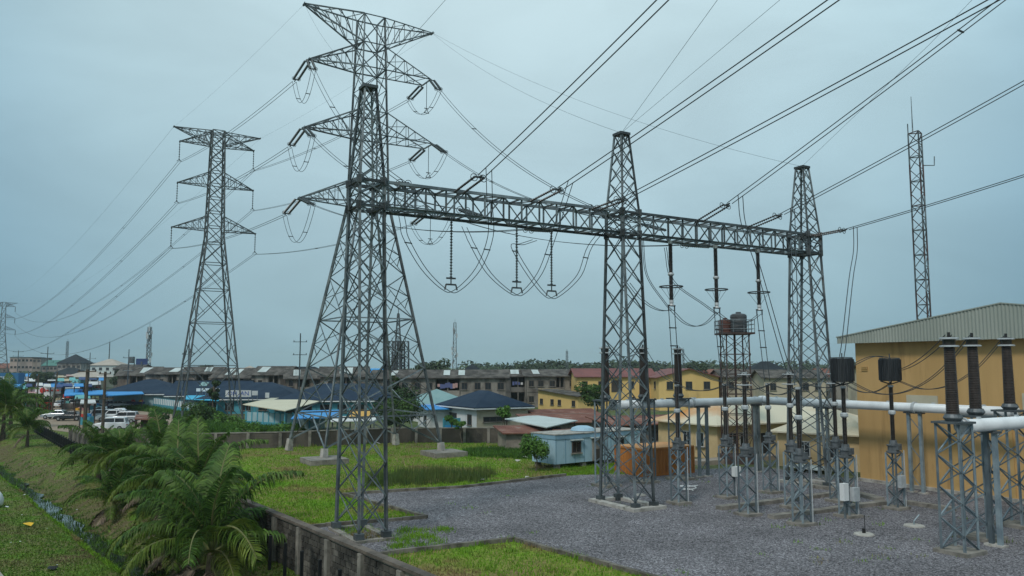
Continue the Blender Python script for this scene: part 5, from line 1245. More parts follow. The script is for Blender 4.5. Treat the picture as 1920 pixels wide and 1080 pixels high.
o = letters(cu); o.parent = t; o.location = V((c.x + .3, c.y - .03, c.z)) - org(t); o.rotation_euler = (R(90), 0, 0)
c = at(91, 748, 160); tag(MB().box(c, (2.1, .15, 2.6)).build('gate_panel', 'plastic_white', None, loc=c), 'white metal gate panel below the sign with the red roundel', 'gate')
# turquoise fence of pale panels and posts
def panel_fence(label, pts, h, pw, m1, m2):
    t = thing('panel_fence', label, 'fence', pts[0])
    for a, q in zip(pts[:-1], pts[1:]):
        L = (q - a).length; d = (q - a) / L; n = max(1, round(L / pw)); c_ = d.cross(UP)
        for j in range(n):
            c = a + d * (L * (j + .5) / n); MB().box(c + UP * h * .5, (L / n - .22, .08, h), d, -c_).build('panel', m1, t); MB().box(c + UP * h * .2 + c_ * .05, (L / n - .22, .06, h * .4), d, -c_).build('lower_panel', m2, t)
            MB().box(a + d * (L * j / n) + UP * (h * .53), (.2, .2, h * 1.06), d, -c_).build('post', 'turq', t)
panel_fence('striped fence of pale and turquoise panels round the grassy field', [gp(258, 759), gp(345, 772), gp(372, 780)], 1.9, 1.35, 'white_wall', 'turq')
panel_fence('turquoise panel fence under the cream canopy', [gp(462, 800), gp(548, 806)], 2.1, 1.3, 'turq_pale', 'turq')
panel_fence('pale turquoise fence behind the left legs of the big pylon', [gp(548, 806), gp(610, 803)], 2.2, 2.4, 'turq_pale', 'turq_pale')
panel_fence('blue fence left of the striped fence', [gp(200, 757), gp(258, 759)], 1.8, 4, 'turq', 'turq')
panel_fence('low blue fence in front of the white house', [gp(832, 806), gp(884, 803)], 1.5, 1.6, 'turq', 'sky_blue')
open_roof('large cream canopy roof in front of the navy market hall', [(455, 758), (535, 770), (600, 752), (517, 744)], 2.9, 'canopy_cream', 'canopy', 'canopy', 'turq')
open_roof('turquoise canopy behind the creeper covered pole', [(345, 748), (410, 751), (412, 738), (352, 737)], 2.7, 'canopy_blue', 'canopy', 'canopy', 'turq')
open_roof('bright blue awning behind the left pylon legs', [(545, 785), (636, 782), (640, 768), (560, 770)], 2.5, 'sky_blue', 'canopy', 'canopy', 'turq')
open_roof('long white lean roof above the striped fence', [(255, 733), (330, 727), (330, 719), (230, 722)], 3.0, 'tarp_white', 'canopy', 'canopy', 'galv')
open_roof('orange awning seen through the big pylon', [(655, 782), (697, 780), (697, 768), (655, 769)], 2.6, 'orange', 'canopy', 'canopy', 'galv')
open_roof('white lean roof below the orange awning', [(620, 790), (705, 788), (705, 779), (620, 781)], 2.4, 'tarp_white', 'canopy', 'canopy', 'galv')
for k, (cs, m, lab) in enumerate((([(198, 742), (270, 738), (262, 729), (200, 731)], 'sky_blue', 'bright blue tarpaulin roof with a curved edge over a market stall'), ([(120, 742), (158, 740), (155, 729), (122, 730)], 'sky_blue', 'blue tarpaulin roof left of the timber poles'), ([(165, 740), (200, 739), (198, 731), (165, 732)], 'sky_blue', 'blue tarpaulin between the timber poles'),
      ([(66, 728), (92, 727), (90, 717), (68, 718)], 'tarp_navy', 'navy tarpaulin roof above the shop sign'), ([(95, 726), (122, 725), (120, 717), (96, 717)], 'sky_blue', 'blue stall roof right of the navy one'), ([(122, 728), (150, 727), (147, 717), (124, 718)], 'tarp_white', 'white stall roof right of the blue one'),
      ([(28, 730), (52, 729), (50, 717), (30, 717)], 'tarp_teal', 'teal stall roof near the blue container'), ([(140, 748), (170, 747), (168, 740), (141, 740)], 'tarp_teal', 'green stall roof beside the left timber pole'), ([(108, 714), (135, 714), (133, 706), (108, 706)], 'tarp_tan', 'tan stall roof at the back of the market'),
      ([(32, 714), (56, 714), (54, 706), (34, 706)], 'tarp_white', 'white stall roof behind the blue container'), ([(60, 712), (80, 712), (79, 704), (60, 704)], 'tarp_pink', 'pink stall roof at the back of the market'), ([(80, 710), (105, 709), (104, 703), (82, 703)], 'tarp_white', 'pale stall roof below the three storey house'),
      ([(52, 738), (68, 738), (66, 729), (53, 729)], 'tarp_pink', 'dull pink stall roof left of the shop sign'), ([(134, 717), (160, 717), (158, 709), (136, 709)], 'tarp_teal', 'pale green stall roof at the back right of the market'), ([(0, 700), (28, 699), (26, 694), (2, 694)], 'tarp_white', 'white roof sheet behind the blue container'), ([(160, 722), (190, 721), (188, 712), (162, 712)], 'tarp_white', 'white stall roof behind the timber poles'),
      ([(150, 756), (180, 755), (178, 748), (152, 748)], 'tarp_white', 'low white stall roof behind the parked cars'), ([(5, 735), (28, 734), (26, 725), (6, 725)], 'sky_blue', 'blue stall roof below the blue container'))):
    tt = open_roof(lab, cs, 3.3 + .2 * (k % 3), m, 'market_stall', 'market stall', 'rust_steel', .15, 'stalls of the roadside market')
    c = V(tt.location); w_ = (gp(*cs[1], 3.4) - gp(*cs[0], 3.4)).length
    MB().box(c + UP * .6, (w_ * .7, 1.6, 1.2)).build('counter', random.choice(['dark_side', 'tarp_tan', 'turq', 'brown_wall', 'tarp_navy']), tt)
    for q in range(4): MB().box(c + V((random.uniform(-.4, .4) * w_, random.uniform(-1, .5), 1.4)), (random.uniform(.4, .9), .5, random.uniform(.3, .6))).build('goods', random.choice(['tarp_pink', 'orange', 'tarp_white', 'sky_blue', 'sign_red', 'tarp_teal']), tt)

rows = ((704, 36, 9, 'back'), (711, 60, 8, 'middle'), (722, 34, 8, 'front')); ordn = ['first', 'second', 'third', 'fourth', 'fifth', 'sixth', 'seventh', 'eighth', 'ninth']
for y, x0, n, rn in rows:
    for k in range(n):
        x = x0 + k * 19 + random.uniform(-3, 3); hw = random.uniform(6, 10); dy = random.uniform(-1.5, 1.5); cn, m = random.choice((('white', 'tarp_white'), ('white', 'tarp_white'), ('blue', 'sky_blue'), ('tan', 'tarp_tan'), ('teal', 'tarp_teal'), ('navy', 'tarp_navy'), ('pink', 'tarp_pink')))
        tt = open_roof(f'{cn} stall roof in the {rn} market row, {ordn[k]} from the left', [(x - hw, y + 2 + dy), (x + hw, y + 2 + dy), (x + hw * .9, y - 3 + dy), (x - hw * .9, y - 3 + dy)], 4.2 + random.uniform(-.3, .8), m, 'market_stall', 'market stall', 'rust_steel', .15, 'small stalls in the crowded market rows')
        MB().box(V(tt.location) + UP * .8, (hw * .22, 1.6, 1.6)).build('counter', random.choice(['dark_side', 'tarp_tan', 'turq', 'sign_red', 'tarp_navy']), tt)
# ------------------------------------------------------------------ cars, shelter, poles
def car(label, p, ang, m, suv=False, cat='car'):
    """nose towards +x of its own frame"""
    ex, ey = frame_axes(ang); p = V((p.x, p.y, .05)); t = thing('parked_car', label, cat, p, 'cars on the dirt car park')
    f = lambda x, y, z: p + ex * x + ey * y + UP * z
    L = 4.5 if not suv else 4.6; H = 1.45 if not suv else 1.75; W = .88; B = .95 if not suv else 1.1
    low = [(-L / 2, .35), (-L / 2 + .05, B * .82), (-L / 2 + .25, B), (L * .12, B * 1.0), (L / 2 - .35, B * .84), (L / 2 - .03, B * .62), (L / 2, .32)]
    cab = [(-L / 2 + (.75 if not suv else .12), B - .02), (-L / 2 + (1.25 if not suv else .4), H), (L * .03 if not suv else L * .1, H), (L * .23, B - .02)]
    def prism(pr, wa, wb, zt):
        b = MB(); n = len(pr); wd = lambda z: wa + (wb - wa) * max(0, (z - .35) / (zt - .35)); vs2 = [f(x, s_ * wd(z), z) for s_ in (-1, 1) for x, z in pr]
        b.add(vs2, [tuple(range(n)), tuple(range(2 * n - 1, n - 1, -1))] + [((i + 1) % n, i, n + i, n + (i + 1) % n) for i in range(n)]); return b
    o = prism(low, W, W * .96, B).build('body', m, t); md = o.modifiers.new('round', 'BEVEL'); md.width = .07; md.segments = 2
    o = prism(cab, W * .95, W * .72, H).build('cab', m, t); md = o.modifiers.new('round', 'BEVEL'); md.width = .05; md.segments = 2
    x0, x1, x2, x3 = [q[0] for q in cab]; zt = H - .1; wz = lambda z: W * .95 + (W * .72 - W * .95) * (z - .35) / (H - .35) + .012; bm = B + .05
    for s_ in (-1, 1):
        mid = (x1 + x2) / 2; 
        for (a0, a1, c0, c1) in ((x0 + .28, mid - .05, x1 + .05, mid - .05), (mid + .05, x3 - .3, mid + .05, x2 - .02)):
            b = MB(); q = [f(a0, s_ * wz(bm), bm), f(a1, s_ * wz(bm), bm), f(c1, s_ * wz(zt), zt), f(c0, s_ * wz(zt), zt)]; b.add(q if s_ < 0 else q[::-1], [(0, 1, 2, 3)]); b.build('side_window', 'glass', t)
    for (xa, xb, nm, sg) in ((x3 - .06, x2 + .05, 'windscreen', 1), (x0 + .06, x1 - .05, 'rear_window', -1)):
        b = MB(); e_ = .03 * sg; q = [f(xa + e_, -W * .78, bm), f(xa + e_, W * .78, bm), f(xb + e_, W * .64, zt), f(xb + e_, -W * .64, zt)]; b.add(q if sg > 0 else q[::-1], [(0, 1, 2, 3)]); b.build(nm, 'glass', t)
    for sx in (-L * .31, L * .31):
        for s_ in (-1, 1):
            c = f(sx, s_ * W * .9, .33); o = part('wheel', t, c)
            MB().lathe(c - ey * .1, c + ey * .1, [(0, .28), (.15, .33), (.85, .33), (1, .28)], 16).build('tyre', 'tyre', o); MB().lathe(c + ey * s_ * .09, c + ey * s_ * .12, [(0, .19), (1, .17)], 12).build('rim', 'rim', o)
    for s_ in (-1, 1):
        MB().box(f(L / 2 - .07, s_ * W * .7, B * .62), (.16, .32, .14), ex, ey).build('headlight', 'lamp_white', t); MB().box(f(-L / 2 + .03, s_ * W * .75, B * .75), (.1, .26, .16), ex, ey).build('tail_light', 'lamp_red', t)
car('silver saloon car parked behind the black one', gp(106, 786), 186, 'car_silver'); car('black saloon car parked on the dirt left of the timber poles', gp(131, 789), 184, 'car_black')
car('white saloon car partly hidden between the timber poles', gp(181, 789), 200, 'car_silver', True); car('white estate car farthest back between the poles', gp(186, 778), 195, 'car_white')
car('white off-road car right of the right timber pole', gp(210, 790), 195, 'car_white', True); car('silver off-road car beside the brown shelter', gp(230, 794), 190, 'car_silver', True)
car('white saloon car behind the off-road cars', gp(219, 782), 188, 'car_white'); car('white hatchback half hidden behind the rear wall', gp(206, 808), 190, 'car_white', True)
for k, (x, y, m, sv) in enumerate(((114, 764, 'car_white', False), (134, 762, 'car_silver', True), (150, 765, 'car_white', True), (172, 763, 'car_black', False), (204, 764, 'car_white', False), (226, 765, 'car_silver', False))):
    car(f'{m[4:]} car in the far row beyond the dirt lot, {ordn[k]} from the left', gp(x, y), random.choice([185, 95, 10]), m, sv)
t = open_roof('brown rusted shelter sheltering bits of scrap beside the cars', [(252, 785), (300, 787), (306, 778), (255, 777)], 2.2, 'rust_roof', 'lean_to', 'shelter', 'rust_steel')
c = V(t.location); MB().box(c + V((.4, .6, 1.0)), (3.2, .1, 1.8)).build('back_panel', 'rust_steel', t)
tag(MB().lathe(c + V((-1.2, -.6, .0)), c + V((-1.2, -.6, .75)), [(0, .5), (.5, .62), (1, .4)], 10).build('scrap_heap', 'dead_frond', None, loc=c), 'tan sack standing under the brown shelter', 'sack')
def timber_pole(label, p, h, r, arms=(), m='timber', group='timber poles', lean=0.):
    t = thing('utility_pole', label, 'utility pole', p, group); MB().tube([p, p + UP * h + V((lean, 0, 0))], [r, r * .75], 8).build('pole', m, t)
    for z, L, a in arms:
        ex, ey = frame_axes(a); c = p + UP * z; MB().box(c - ey * r, (L, .1, .12), ex, ey).build('crossarm', m, t)
        for s_ in (-1, 0, 1): MB().lathe(c + ex * s_ * L * .45, c + ex * s_ * L * .45 + UP * .3, [(0, .06), (.5, .09), (1, .05)], 6).build('insulator', 'porcelain', t)
    return t
timber_pole('left timber pole of the pair standing in front of the cars', gp(158, 813), 8.2, .26, ((7.9, 2.2, 10), (4.4, 2.4, 10))); timber_pole('right timber pole of the pair standing in front of the cars', gp(192, 812), 7.9, .22, ((7.6, 1.4, 10), (4.4, 2.4, 10)))
timber_pole('slanting dark pole by the white gate panel', gp(96, 779), 7.6, .17, lean=.7); timber_pole('dark pole standing left of the white gate panel', gp(68, 777), 7.2, .16); timber_pole('dark pole behind the left edge palm', gp(51, 748), 7.0, .17)
for (x, yb, yt, Y, lab, arms) in ((32, 705, 657, 330, 'distant power pole in front of the tan block', (2.4, .6)), (87, 705, 650, 260, 'distant power pole left of the three storey house', (2.2, 5)), (167, 705, 661, 290, 'distant power pole right of the black pyramid roof', (2.2, 6)), (238, 742, 655, 190, 'tall grey power pole with two crossarms behind the navy roof', (2, 5)), (350, 752, 646, 165, 'grey power pole with two left hand crossarms beside the slimmer pylon', (2, 5.5)), (560, 760, 625, 150, 'grey power pole with two crossarms behind the left pylon leg', (1.6, 4))):
    p = at(x, yb, Y); q = at(x, yt, Y); p0 = V((p.x, Y, 0)); h = q.z
    timber_pole(lab, p0, h, .14 if Y < 200 else .18, [(h - a, 2.6 if Y < 200 else 4.5, 0) for a in arms], m='galv', group='power poles in the town')
def mast(label, x, yt, Y, w0, w1, m='far_steel', ant=False, kind='mast', r=.09):
    p = at(x, yt, Y); c = V((p.x, Y, 0)); H = p.z; t = thing(kind, label, 'mast', c, 'distant masts')
    sq = lambda z, hw: [V((c.x + a * hw, c.y + d * hw, z)) for a, d in ((-1, -1), (1, -1), (1, 1), (-1, 1))]
    n = max(5, int(H / max(1.6, w0))); b = MB(); wz = lambda z: w0 + (w1 - w0) * z / H
    for i in range(4): MB().bar(sq(0, w0)[i], sq(H, w1)[i], r * 1.6).build('leg', m, t)
    for k in range(n):
        a, q = sq(H * k / n, wz(H * k / n)), sq(H * (k + 1) / n, wz(H * (k + 1) / n))
        for i in range(4): j = (i + 1) % 4; b.bar(a[i], q[j], r).bar(q[i], q[j], r)
    b.build('lattice', m, t, kind='stuff'); MB().tube([V((c.x, c.y, H)), V((c.x, c.y, H * 1.06))], r * .6, 5).build('rod', m, t)
    if ant:
        for k in range(12):
            z = H * random.uniform(.35, .98); a = random.uniform(0, 6.28); MB().box(V((c.x + math.cos(a) * wz(z) * 1.7, c.y + math.sin(a) * wz(z) * 1.7, z)), (.5, .5, random.uniform(1.2, 2.2))).build('antenna', 'box_grey', t)
mast('distant telecom mast crowded with antennas left of the slimmer pylon', 281, 613, 330, .75, .55, ant=True, r=.11); mast('distant telecom mast above the grey terrace right of the big pylon', 853, 605, 330, .9, .5, ant=True, r=.09)
mast('short mast on the three storey house with the pyramid roof', 127, 640, 432, .5, .4, r=.08); mast('thin distant mast on the pale tan roof', 206, 641, 412, .18, .1, r=.06); mast('faint distant mast above the blue roof', 1063, 658, 420, .7, .4, r=.14); mast('faint thin mast right of the middle gantry column', 1281, 655, 420, .4, .3, r=.1)
for k, (x, Y) in enumerate(((735, 176), (743, 170), (752, 176), (760, 182))): mast(f'dark lattice column of the distant gantry, {("first", "second", "third", "fourth")[k]} from the left', x, 640, Y, 1.0, .7, 'galv_dark', r=.12)
mast('pointed peak column in the middle of the distant gantry', 747, 588, 175, 1.3, .15, 'galv_dark', r=.13)
t = thing('billboard', 'dark billboard on a post near the distant telecom mast', 'billboard', V((at(266, 690, 300).x, 300, 0))); c = at(266, 678, 300); MB().box(c, (4.2, .4, 2.2)).build('board', 'tarp_navy', t); MB().bar(V((c.x, c.y + .3, 0)), c, .6).build('post', 'far_steel', t)
t = thing('water_tank', 'small elevated tank left of the billboard', 'tank', V((at(246, 690, 300).x, 300, 0))); c = at(247, 675, 300); MB().lathe(c - UP * 1.2, c + UP * 1.2, [(0, 1.1), (1, 1.1)], 10).build('tank_body', 'tank_grey', t)
for s_ in (-1, 1): MB().bar(V((c.x + s_, c.y, 0)), V((c.x + s_, c.y, c.z - 1.2)), .25).build('leg', 'far_steel', t)

# ------------------------------------------------------------------ radio mast behind the hall, water tower
c = at(1735, 600, 76); c = V((c.x, 76, 0)); t = thing('radio_mast', 'slim dark three legged radio mast rising behind the yellow hall', 'radio mast', c)
mw = .56; mt = 31.2; tri = lambda z, k: c + V((math.cos(k * 2.0944 + .35), math.sin(k * 2.0944 + .35), 0)) * mw * 1.25 + UP * z
for k in range(3):
    for i in range(10): member(t, 'leg', tri(mt * i / 10, k), tri(mt * (i + 1) / 10, k), .11, 'galv' if i % 2 else 'redwhite', 'bar')
n = 26
for i in range(n):
    z, z1 = mt * i / n, mt * (i + 1) / n; m_ = 'galv' if (i // 3) % 2 else 'redwhite'
    for k in range(3):
        j = (k + 1) % 3; member(t, 'brace', tri(z, k) if i % 2 else tri(z, j), tri(z1, j) if i % 2 else tri(z1, k), .06, m_, 'bar')
        if i % 2: member(t, 'strut', tri(z1, k), tri(z1, j), .075, m_, 'bar')
MB().tube([c + V((-.3, 0, mt)), c + V((-.3, 0, mt + 3.6))], [.06, .025], 6).build('rod', 'galv', t); MB().tube([tri(mt, 1), tri(mt + 1.0, 1)], .05, 6).build('rod', 'galv', t)
b = MB().tube([tri(mt - 3.2, 0), tri(mt - 3.2, 0) + V((1.1, 0, 0)), tri(mt - 3.2, 0) + V((1.15, 0, .9))], .05, 6); b.build('antenna', 'galv', t)
c = V((20.75, 74.6, 0)); c = V((at(1379, 700, 72.5).x, 72.5, 0))
t = thing('water_tower', 'rusty red lattice tower carrying a railed platform with two tanks', 'water tower', c)
q = lambda z, hw: [c + V((a * hw, d * hw, z)) for a, d in ((-1, -1), (1, -1), (1, 1), (-1, 1))]
TZ = at(1380, 627, 72.5).z
MB().box(c + UP * .35, (2.9, 2.9, .7)).build('footing', 'rust_steel', t)
for i in range(4): member(t, 'leg', q(.3, 1.12)[i], q(TZ, 1.0)[i], .10, 'rust_steel')
for k in range(6):
    a, d = q(.7 + (TZ - .7) * k / 6, 1.1), q(.7 + (TZ - .7) * (k + 1) / 6, 1.1)
    for i in range(4):
        j = (i + 1) % 4; member(t, 'brace', a[i], d[j], .05, 'rust_steel'); member(t, 'brace', a[j], d[i], .05, 'rust_steel'); member(t, 'belt', d[i], d[j], .06, 'rust_steel')
member(t, 'riser_pipe', c + UP * .3, c + UP * TZ, .16, 'rust_steel', 'bar')
MB().box(c + UP * (TZ + .06), (2.9, 2.9, .16)).build('platform', 'rust_steel', t)
rr_ = q(TZ, 1.42)
for i in range(4):
    j = (i + 1) % 4
    for z in (.45, .85, 1.25): member(t, 'rail', rr_[i] + UP * z, rr_[j] + UP * z, .045, 'galv', 'bar')
    for k in range(3): p = lerp(rr_[i], rr_[j], k / 3); member(t, 'rail_post', p, p + UP * 1.25, .05, 'galv', 'bar')
def tank(label, cc, r, h, m):
    o = thing('water_tank', label, 'water tank', cc, 'tanks on the water tower'); pr = [(0, r)]
    for k in range(7): a = (k + .5) / 8; pr += [(a - .04, r), (a - .02, r * 1.04), (a + .02, r * 1.04), (a + .04, r)]
    MB().lathe(cc, cc + UP * h, pr + [(.9, r), (.97, r * .8), (1, r * .3)], 22).build('tank_shell', m, o); MB().lathe(cc + UP * h * .985, cc + UP * (h + .12), [(0, r * .34), (1, r * .32)], 14).build('lid', m, o)
tank('dark grey plastic tank, taller of the two on the water tower', c + V((.35, -.2, TZ + .14)), .72, 1.75, 'tank_black'); tank('brown plastic tank, lower of the two on the water tower', c + V((-.72, .35, TZ + .14)), .6, 1.25, 'tank_brown')

# ------------------------------------------------------------------ vegetation
def frond_mesh(key, L, el0, droop, m, seed, nl=74, leaf=1.05):
    """arched rachis with two rows of leaflets that hang off it"""
    rg = np.random.default_rng(seed); n = 14; pts = []; x = z = 0.; st = L / n; el0 = R(el0); droop = R(droop)
    for i in range(n + 1):
        pts.append((x, 0., z)); el = el0 - droop * ((i + .5) / n) ** 1.4; x += st * math.cos(el); z += st * math.sin(el)
    P = np.array(pts); b = MB().tube([V(p) for p in pts], [.055 * (1 - .85 * i / n) + .006 for i in range(n + 1)], 5); nr = len(b.f)
    for i in range(nl):
        t = .13 + .87 * (i + .5) / nl; u = t * n; k = min(int(u), n - 1); c = P[k] + (P[k + 1] - P[k]) * (u - k); tg = P[k + 1] - P[k]; tg /= np.linalg.norm(tg); up = np.array([-tg[2], 0, tg[0]])
        ln = leaf * (math.sin(math.pi * min(1, .10 + .88 * t) ** .75) ** .6 * .92 + .16) * rg.uniform(.85, 1.12); hang = .35 + .9 * max(0, math.cos(el0 - droop * t * .6))
        for s in (-1, 1):
            d = np.array([0, s, 0]) * .85 + tg * (.32 + .45 * t) + up * .18 + rg.normal(0, .07, 3); d /= np.linalg.norm(d)
            d2 = d * .55 + np.array([0, 0, -1.]) * hang * 1.35 + rg.normal(0, .09, 3); d2 /= np.linalg.norm(d2); w_ = .03
            m1 = c + d * ln * .42; m2 = m1 + (d * .5 + d2 * .5) * ln * .3; m3 = m2 + d2 * ln * .32; wv = tg * .85 + np.array([0, 0, .3])
            wv /= np.linalg.norm(wv); b.add([c - wv * w_ * .5, c + wv * w_ * .5, m1 + wv * w_, m1 - wv * w_, m2 + wv * w_ * .75, m2 - wv * w_ * .75, m3], [(0, 1, 2, 3), (3, 2, 4, 5), (5, 4, 6)])
    me = D.meshes.new('frond_' + key); me.from_pydata([tuple(map(float, v)) for v in b.v], [], b.f); me.materials.append(M['rachis']); me.materials.append(M[m])
    me.polygons.foreach_set('material_index', [0] * nr + [1] * (len(b.f) - nr)); me.update(); return me
FR = {k: frond_mesh(k, *a) for k, a in dict(up=(3.7, 82, 48, 'frond', 1), up2=(3.7, 70, 82, 'frond', 2), mid=(3.7, 56, 108, 'frond', 3), mid2=(3.6, 47, 112, 'frond_pale', 4), low=(3.5, 33, 100, 'frond', 5), low2=(3.3, 22, 95, 'frond_pale', 7), dead=(2.4, -15, 45, 'dead_frond', 6)).items()}
def palm(label, p, trunk, sc, n, seed, dead=0, group='young coconut palms along the wall'):
    rg = random.Random(seed); p = V((p[0], p[1], tz(p[0], p[1]))); t = thing('coconut_palm', label, 'palm tree', p, group)
    MB().tube([p - UP * .1, p + UP * trunk * .5, p + UP * trunk, p + UP * (trunk + .5 * sc)], [.30 * sc, .2 * sc, .17 * sc, .06], 9).build('trunk', 'palm_trunk', t); a = rg.uniform(0, 6)
    for i in range(n):
        q = i / (n - 1); a += 2.39996 + rg.uniform(-.3, .3)
        k = 'up' if q < .16 else 'up2' if q < .36 else rg.choice(['mid', 'mid', 'mid2']) if q < .7 else rg.choice(['low', 'mid2', 'low2', 'low'])
        o = D.objects.new('frond', FR[k]); COL.objects.link(o); o.parent = t; s_ = 1.14 * sc * rg.uniform(.82, 1.12) * (1 if q > .1 else .8)
        o.location = UP * (trunk + .1 * sc + .3 * sc * (1 - q)); o.rotation_euler = (rg.uniform(-.22, .22), rg.uniform(-.12, .12), a); o.scale = (s_,) * 3
    for i in range(dead):
        a += 2.1; o = D.objects.new('dead_frond', FR['dead']); COL.objects.link(o); o.parent = t; o.location = UP * (trunk * .8); o.rotation_euler = (0, rg.uniform(-.2, .3), a); o.scale = (sc,) * 3
    return t
palm('largest coconut palm, nearest to the block wall at the bottom', (-12.8, 35.0), 1.3, 1.12, 16, 1, 4)
palm('coconut palm with low arching fronds over the ditch bank', (-15.2, 38.4), .8, 1.0, 15, 2, 4)
palm('coconut palm in the middle of the clump with feathery upright fronds', (-18.3, 44.5), 1.3, 1.0, 16, 3, 2)
palm('coconut palm pressed against the wall behind the largest one', (-16.2, 42.4), 1.7, 1.0, 15, 4)
palm('coconut palm with dead leaves at its base on the ditch bank', (-24.6, 50.6), .4, .82, 14, 5, 6)
palm('coconut palm standing at the back left of the clump', (-27.5, 57.0), 1.5, .9, 16, 6, 1)
palm('coconut palm with a bare slim stem left of the clump', (-31.0, 61.0), 1.6, .85, 15, 7, 1)
palm('coconut palm at the back of the clump near the rear wall', (-23.3, 54.0), 1.8, .98, 16, 8)
palm('coconut palm half hidden at the centre of the clump', (-21.0, 49.0), 1.4, .95, 15, 9, 2)
palm('small coconut palm standing alone on the verge', (-51.6, 86.4), 1.7, .72, 15, 10, 1, group='coconut palms on the far verge')
palm('bigger coconut palm at the left edge of the verge', (-60.6, 96.5), 2.6, 1.15, 18, 11, 1, group='coconut palms on the far verge')
palm('dark coconut palm cut by the left edge of the view', (-66.5, 101), 2.8, 1.15, 16, 12, group='coconut palms on the far verge')
palm('coconut palm farther off above the verge at the left edge', (-70, 113), 3.2, 1.1, 16, 13, group='coconut palms on the far verge')
def crown(name, parent, blobs, n, size, m):
    vol = np.array([b[3] * b[4] * b[5] for b in blobs]) ** .67; k = RNG.choice(len(blobs), n, p=vol / vol.sum()); B_ = np.array(blobs)[k]
    d = RNG.normal(0, 1, (n, 3)); d /= np.linalg.norm(d, axis=1)[:, None]; r = RNG.uniform(.45, 1.0, n) ** .5 * RNG.uniform(.85, 1.1, n)
    c = B_[:, :3] + d * r[:, None] * B_[:, 3:6]; nrm = d + RNG.normal(0, .6, (n, 3)) + np.array([0, 0, .5]); nrm /= np.linalg.norm(nrm, axis=1)[:, None]
    a = np.cross(nrm, RNG.normal(0, 1, (n, 3))); a /= np.linalg.norm(a, axis=1)[:, None]; q = np.cross(nrm, a); s = RNG.uniform(.6, 1.3, n)[:, None] * size
    return npmesh(name, np.stack([c - a * s, c + q * s * .5, c + a * s, c - q * s * .5], 1), 4, m, parent, loc=org(parent))
def tree(name, label, cat, p, h, cr, m, n=1500, size=.16, trunk=.12, lobes=6, seed=0, group=None, flat=.75, tall=None):
    rg = random.Random(seed); p = V((p[0], p[1], 0)); t = thing(name, label, cat, p, group); b = MB(); blobs = []
    top = p + UP * (h - cr * .9) + V((rg.uniform(-.1, .1) * h, 0, 0)); b.tube([p, lerp(p, top, .5) + V((rg.uniform(-.08, .08) * h, 0, 0)), top], [trunk, trunk * .75, trunk * .5], 7)
    for i in range(lobes):
        a = i * 2.4 + rg.uniform(-.4, .4); rr = cr * rg.uniform(.3, .75); c = V((top.x + math.cos(a) * rr, top.y + math.sin(a) * rr, h - cr * rg.uniform(.35, 1.25))); s_ = cr * rg.uniform(.35, .6)
        if tall: c.z = h * rg.uniform(.12, .92)
        blobs.append((c.x, c.y, c.z, s_, s_, s_ * flat)); b.tube([lerp(p, top, rg.uniform(.55, .95)), lerp(top, c, .6), c], [trunk * .4, trunk * .28, trunk * .12], 5)
    b.build('trunk', 'bark', t); crown('crown', t, blobs, n, size, m); return t
tree('small_tree', 'small round leafed tree with a pale stem at the left end of the blue cabin', 'tree', (2.0, 66.6), 2.9, 1.35, 'leaf_bright', 2600, .11, .07, 14, 1, flat=.9)
tree('papaya_tree', 'young papaya tree behind the rust roofed shed', 'tree', (-1.3, 92.5), 4.2, 1.0, 'leaf_bright', 700, .17, .08, 6, 2)
tree('papaya_tree', 'young papaya tree in front of the white house', 'tree', (-7.0, 95), 3.0, .85, 'leaf_bright', 600, .16, .07, 6, 3)
tree('papaya_tree', 'leaning papaya tree against the rear wall', 'tree', (-5.5, 89.8), 2.6, .7, 'leaf_bright', 400, .14, .07, 5, 4)
tree('broad_tree', 'dark bushy tree behind the right leg of the big pylon', 'tree', (-15.2, 104), 6.2, 3.2, 'leaf_dark', 3600, .19, .2, 12, 5)
tree('broad_tree', 'second bushy tree beside the creeper covered column', 'tree', (-14.4, 101), 4.6, 2.4, 'leaf', 3000, .18, .2, 10, 6)
tree('creeper_column', 'narrow column of dark creeper standing in the bushy tree', 'creeper', (-15.4, 109), 8.6, .95, 'leaf_dark', 1600, .16, .12, 14, 7, tall=True)
tree('broad_tree', 'round green tree before the long yellow house', 'tree', (13.6, 131), 6.2, 2.6, 'leaf', 2600, .22, .2, 10, 8)
tree('creeper_column', 'leaning column of creeper on a pole by the slimmer pylon', 'creeper', (-45.8, 124), 7.2, .95, 'leaf_dark', 1900, .2, .15, 14, 9, tall=True)
tree('shrub', 'dark bush round the foot of the slimmer pylon', 'bush', (-47.0, 121), 3.6, 2.6, 'leaf', 2800, .2, .12, 12, 10, group='bushes on the field')
tree('shrub', 'bushy growth left of the cream canopy', 'bush', (-41.2, 116), 2.6, 2.2, 'leaf_bright', 1900, .2, .1, 10, 11, group='bushes on the field')
tree('shrub', 'dark shrub in the field left of the slimmer pylon', 'bush', (-47.0, 108), 2.6, 1.7, 'leaf_dark', 1500, .18, .1, 8, 12, group='bushes on the field')
tree('shrub', 'low shrub between the fence and the rear wall', 'bush', (-34, 103), 2.2, 2.2, 'leaf_bright', 1700, .18, .1, 9, 13, group='bushes on the field')
tree('shrub', 'low shrub by the big pylon left foot', 'bush', (-27, 98), 2.0, 2.0, 'leaf_bright', 1500, .18, .1, 9, 14, group='bushes on the field')
tree('shrub', 'green bush beside the dark stalls under the white lean roof', 'bush', (-92, 158), 3.2, 2.0, 'leaf', 1100, .25, .1, 8, 15, group='bushes on the field')
tree('shrub', 'low green scrub before the left timber pole stalls', 'bush', (-84.5, 146), 1.8, 2.6, 'leaf_bright', 1200, .2, .1, 9, 16, group='bushes on the field')
tree('shrub', 'small bush beside the pale flat carport', 'bush', (3.8, 79), 1.6, 1.0, 'leaf_bright', 700, .13, .07, 7, 17, group='bushes on the field')
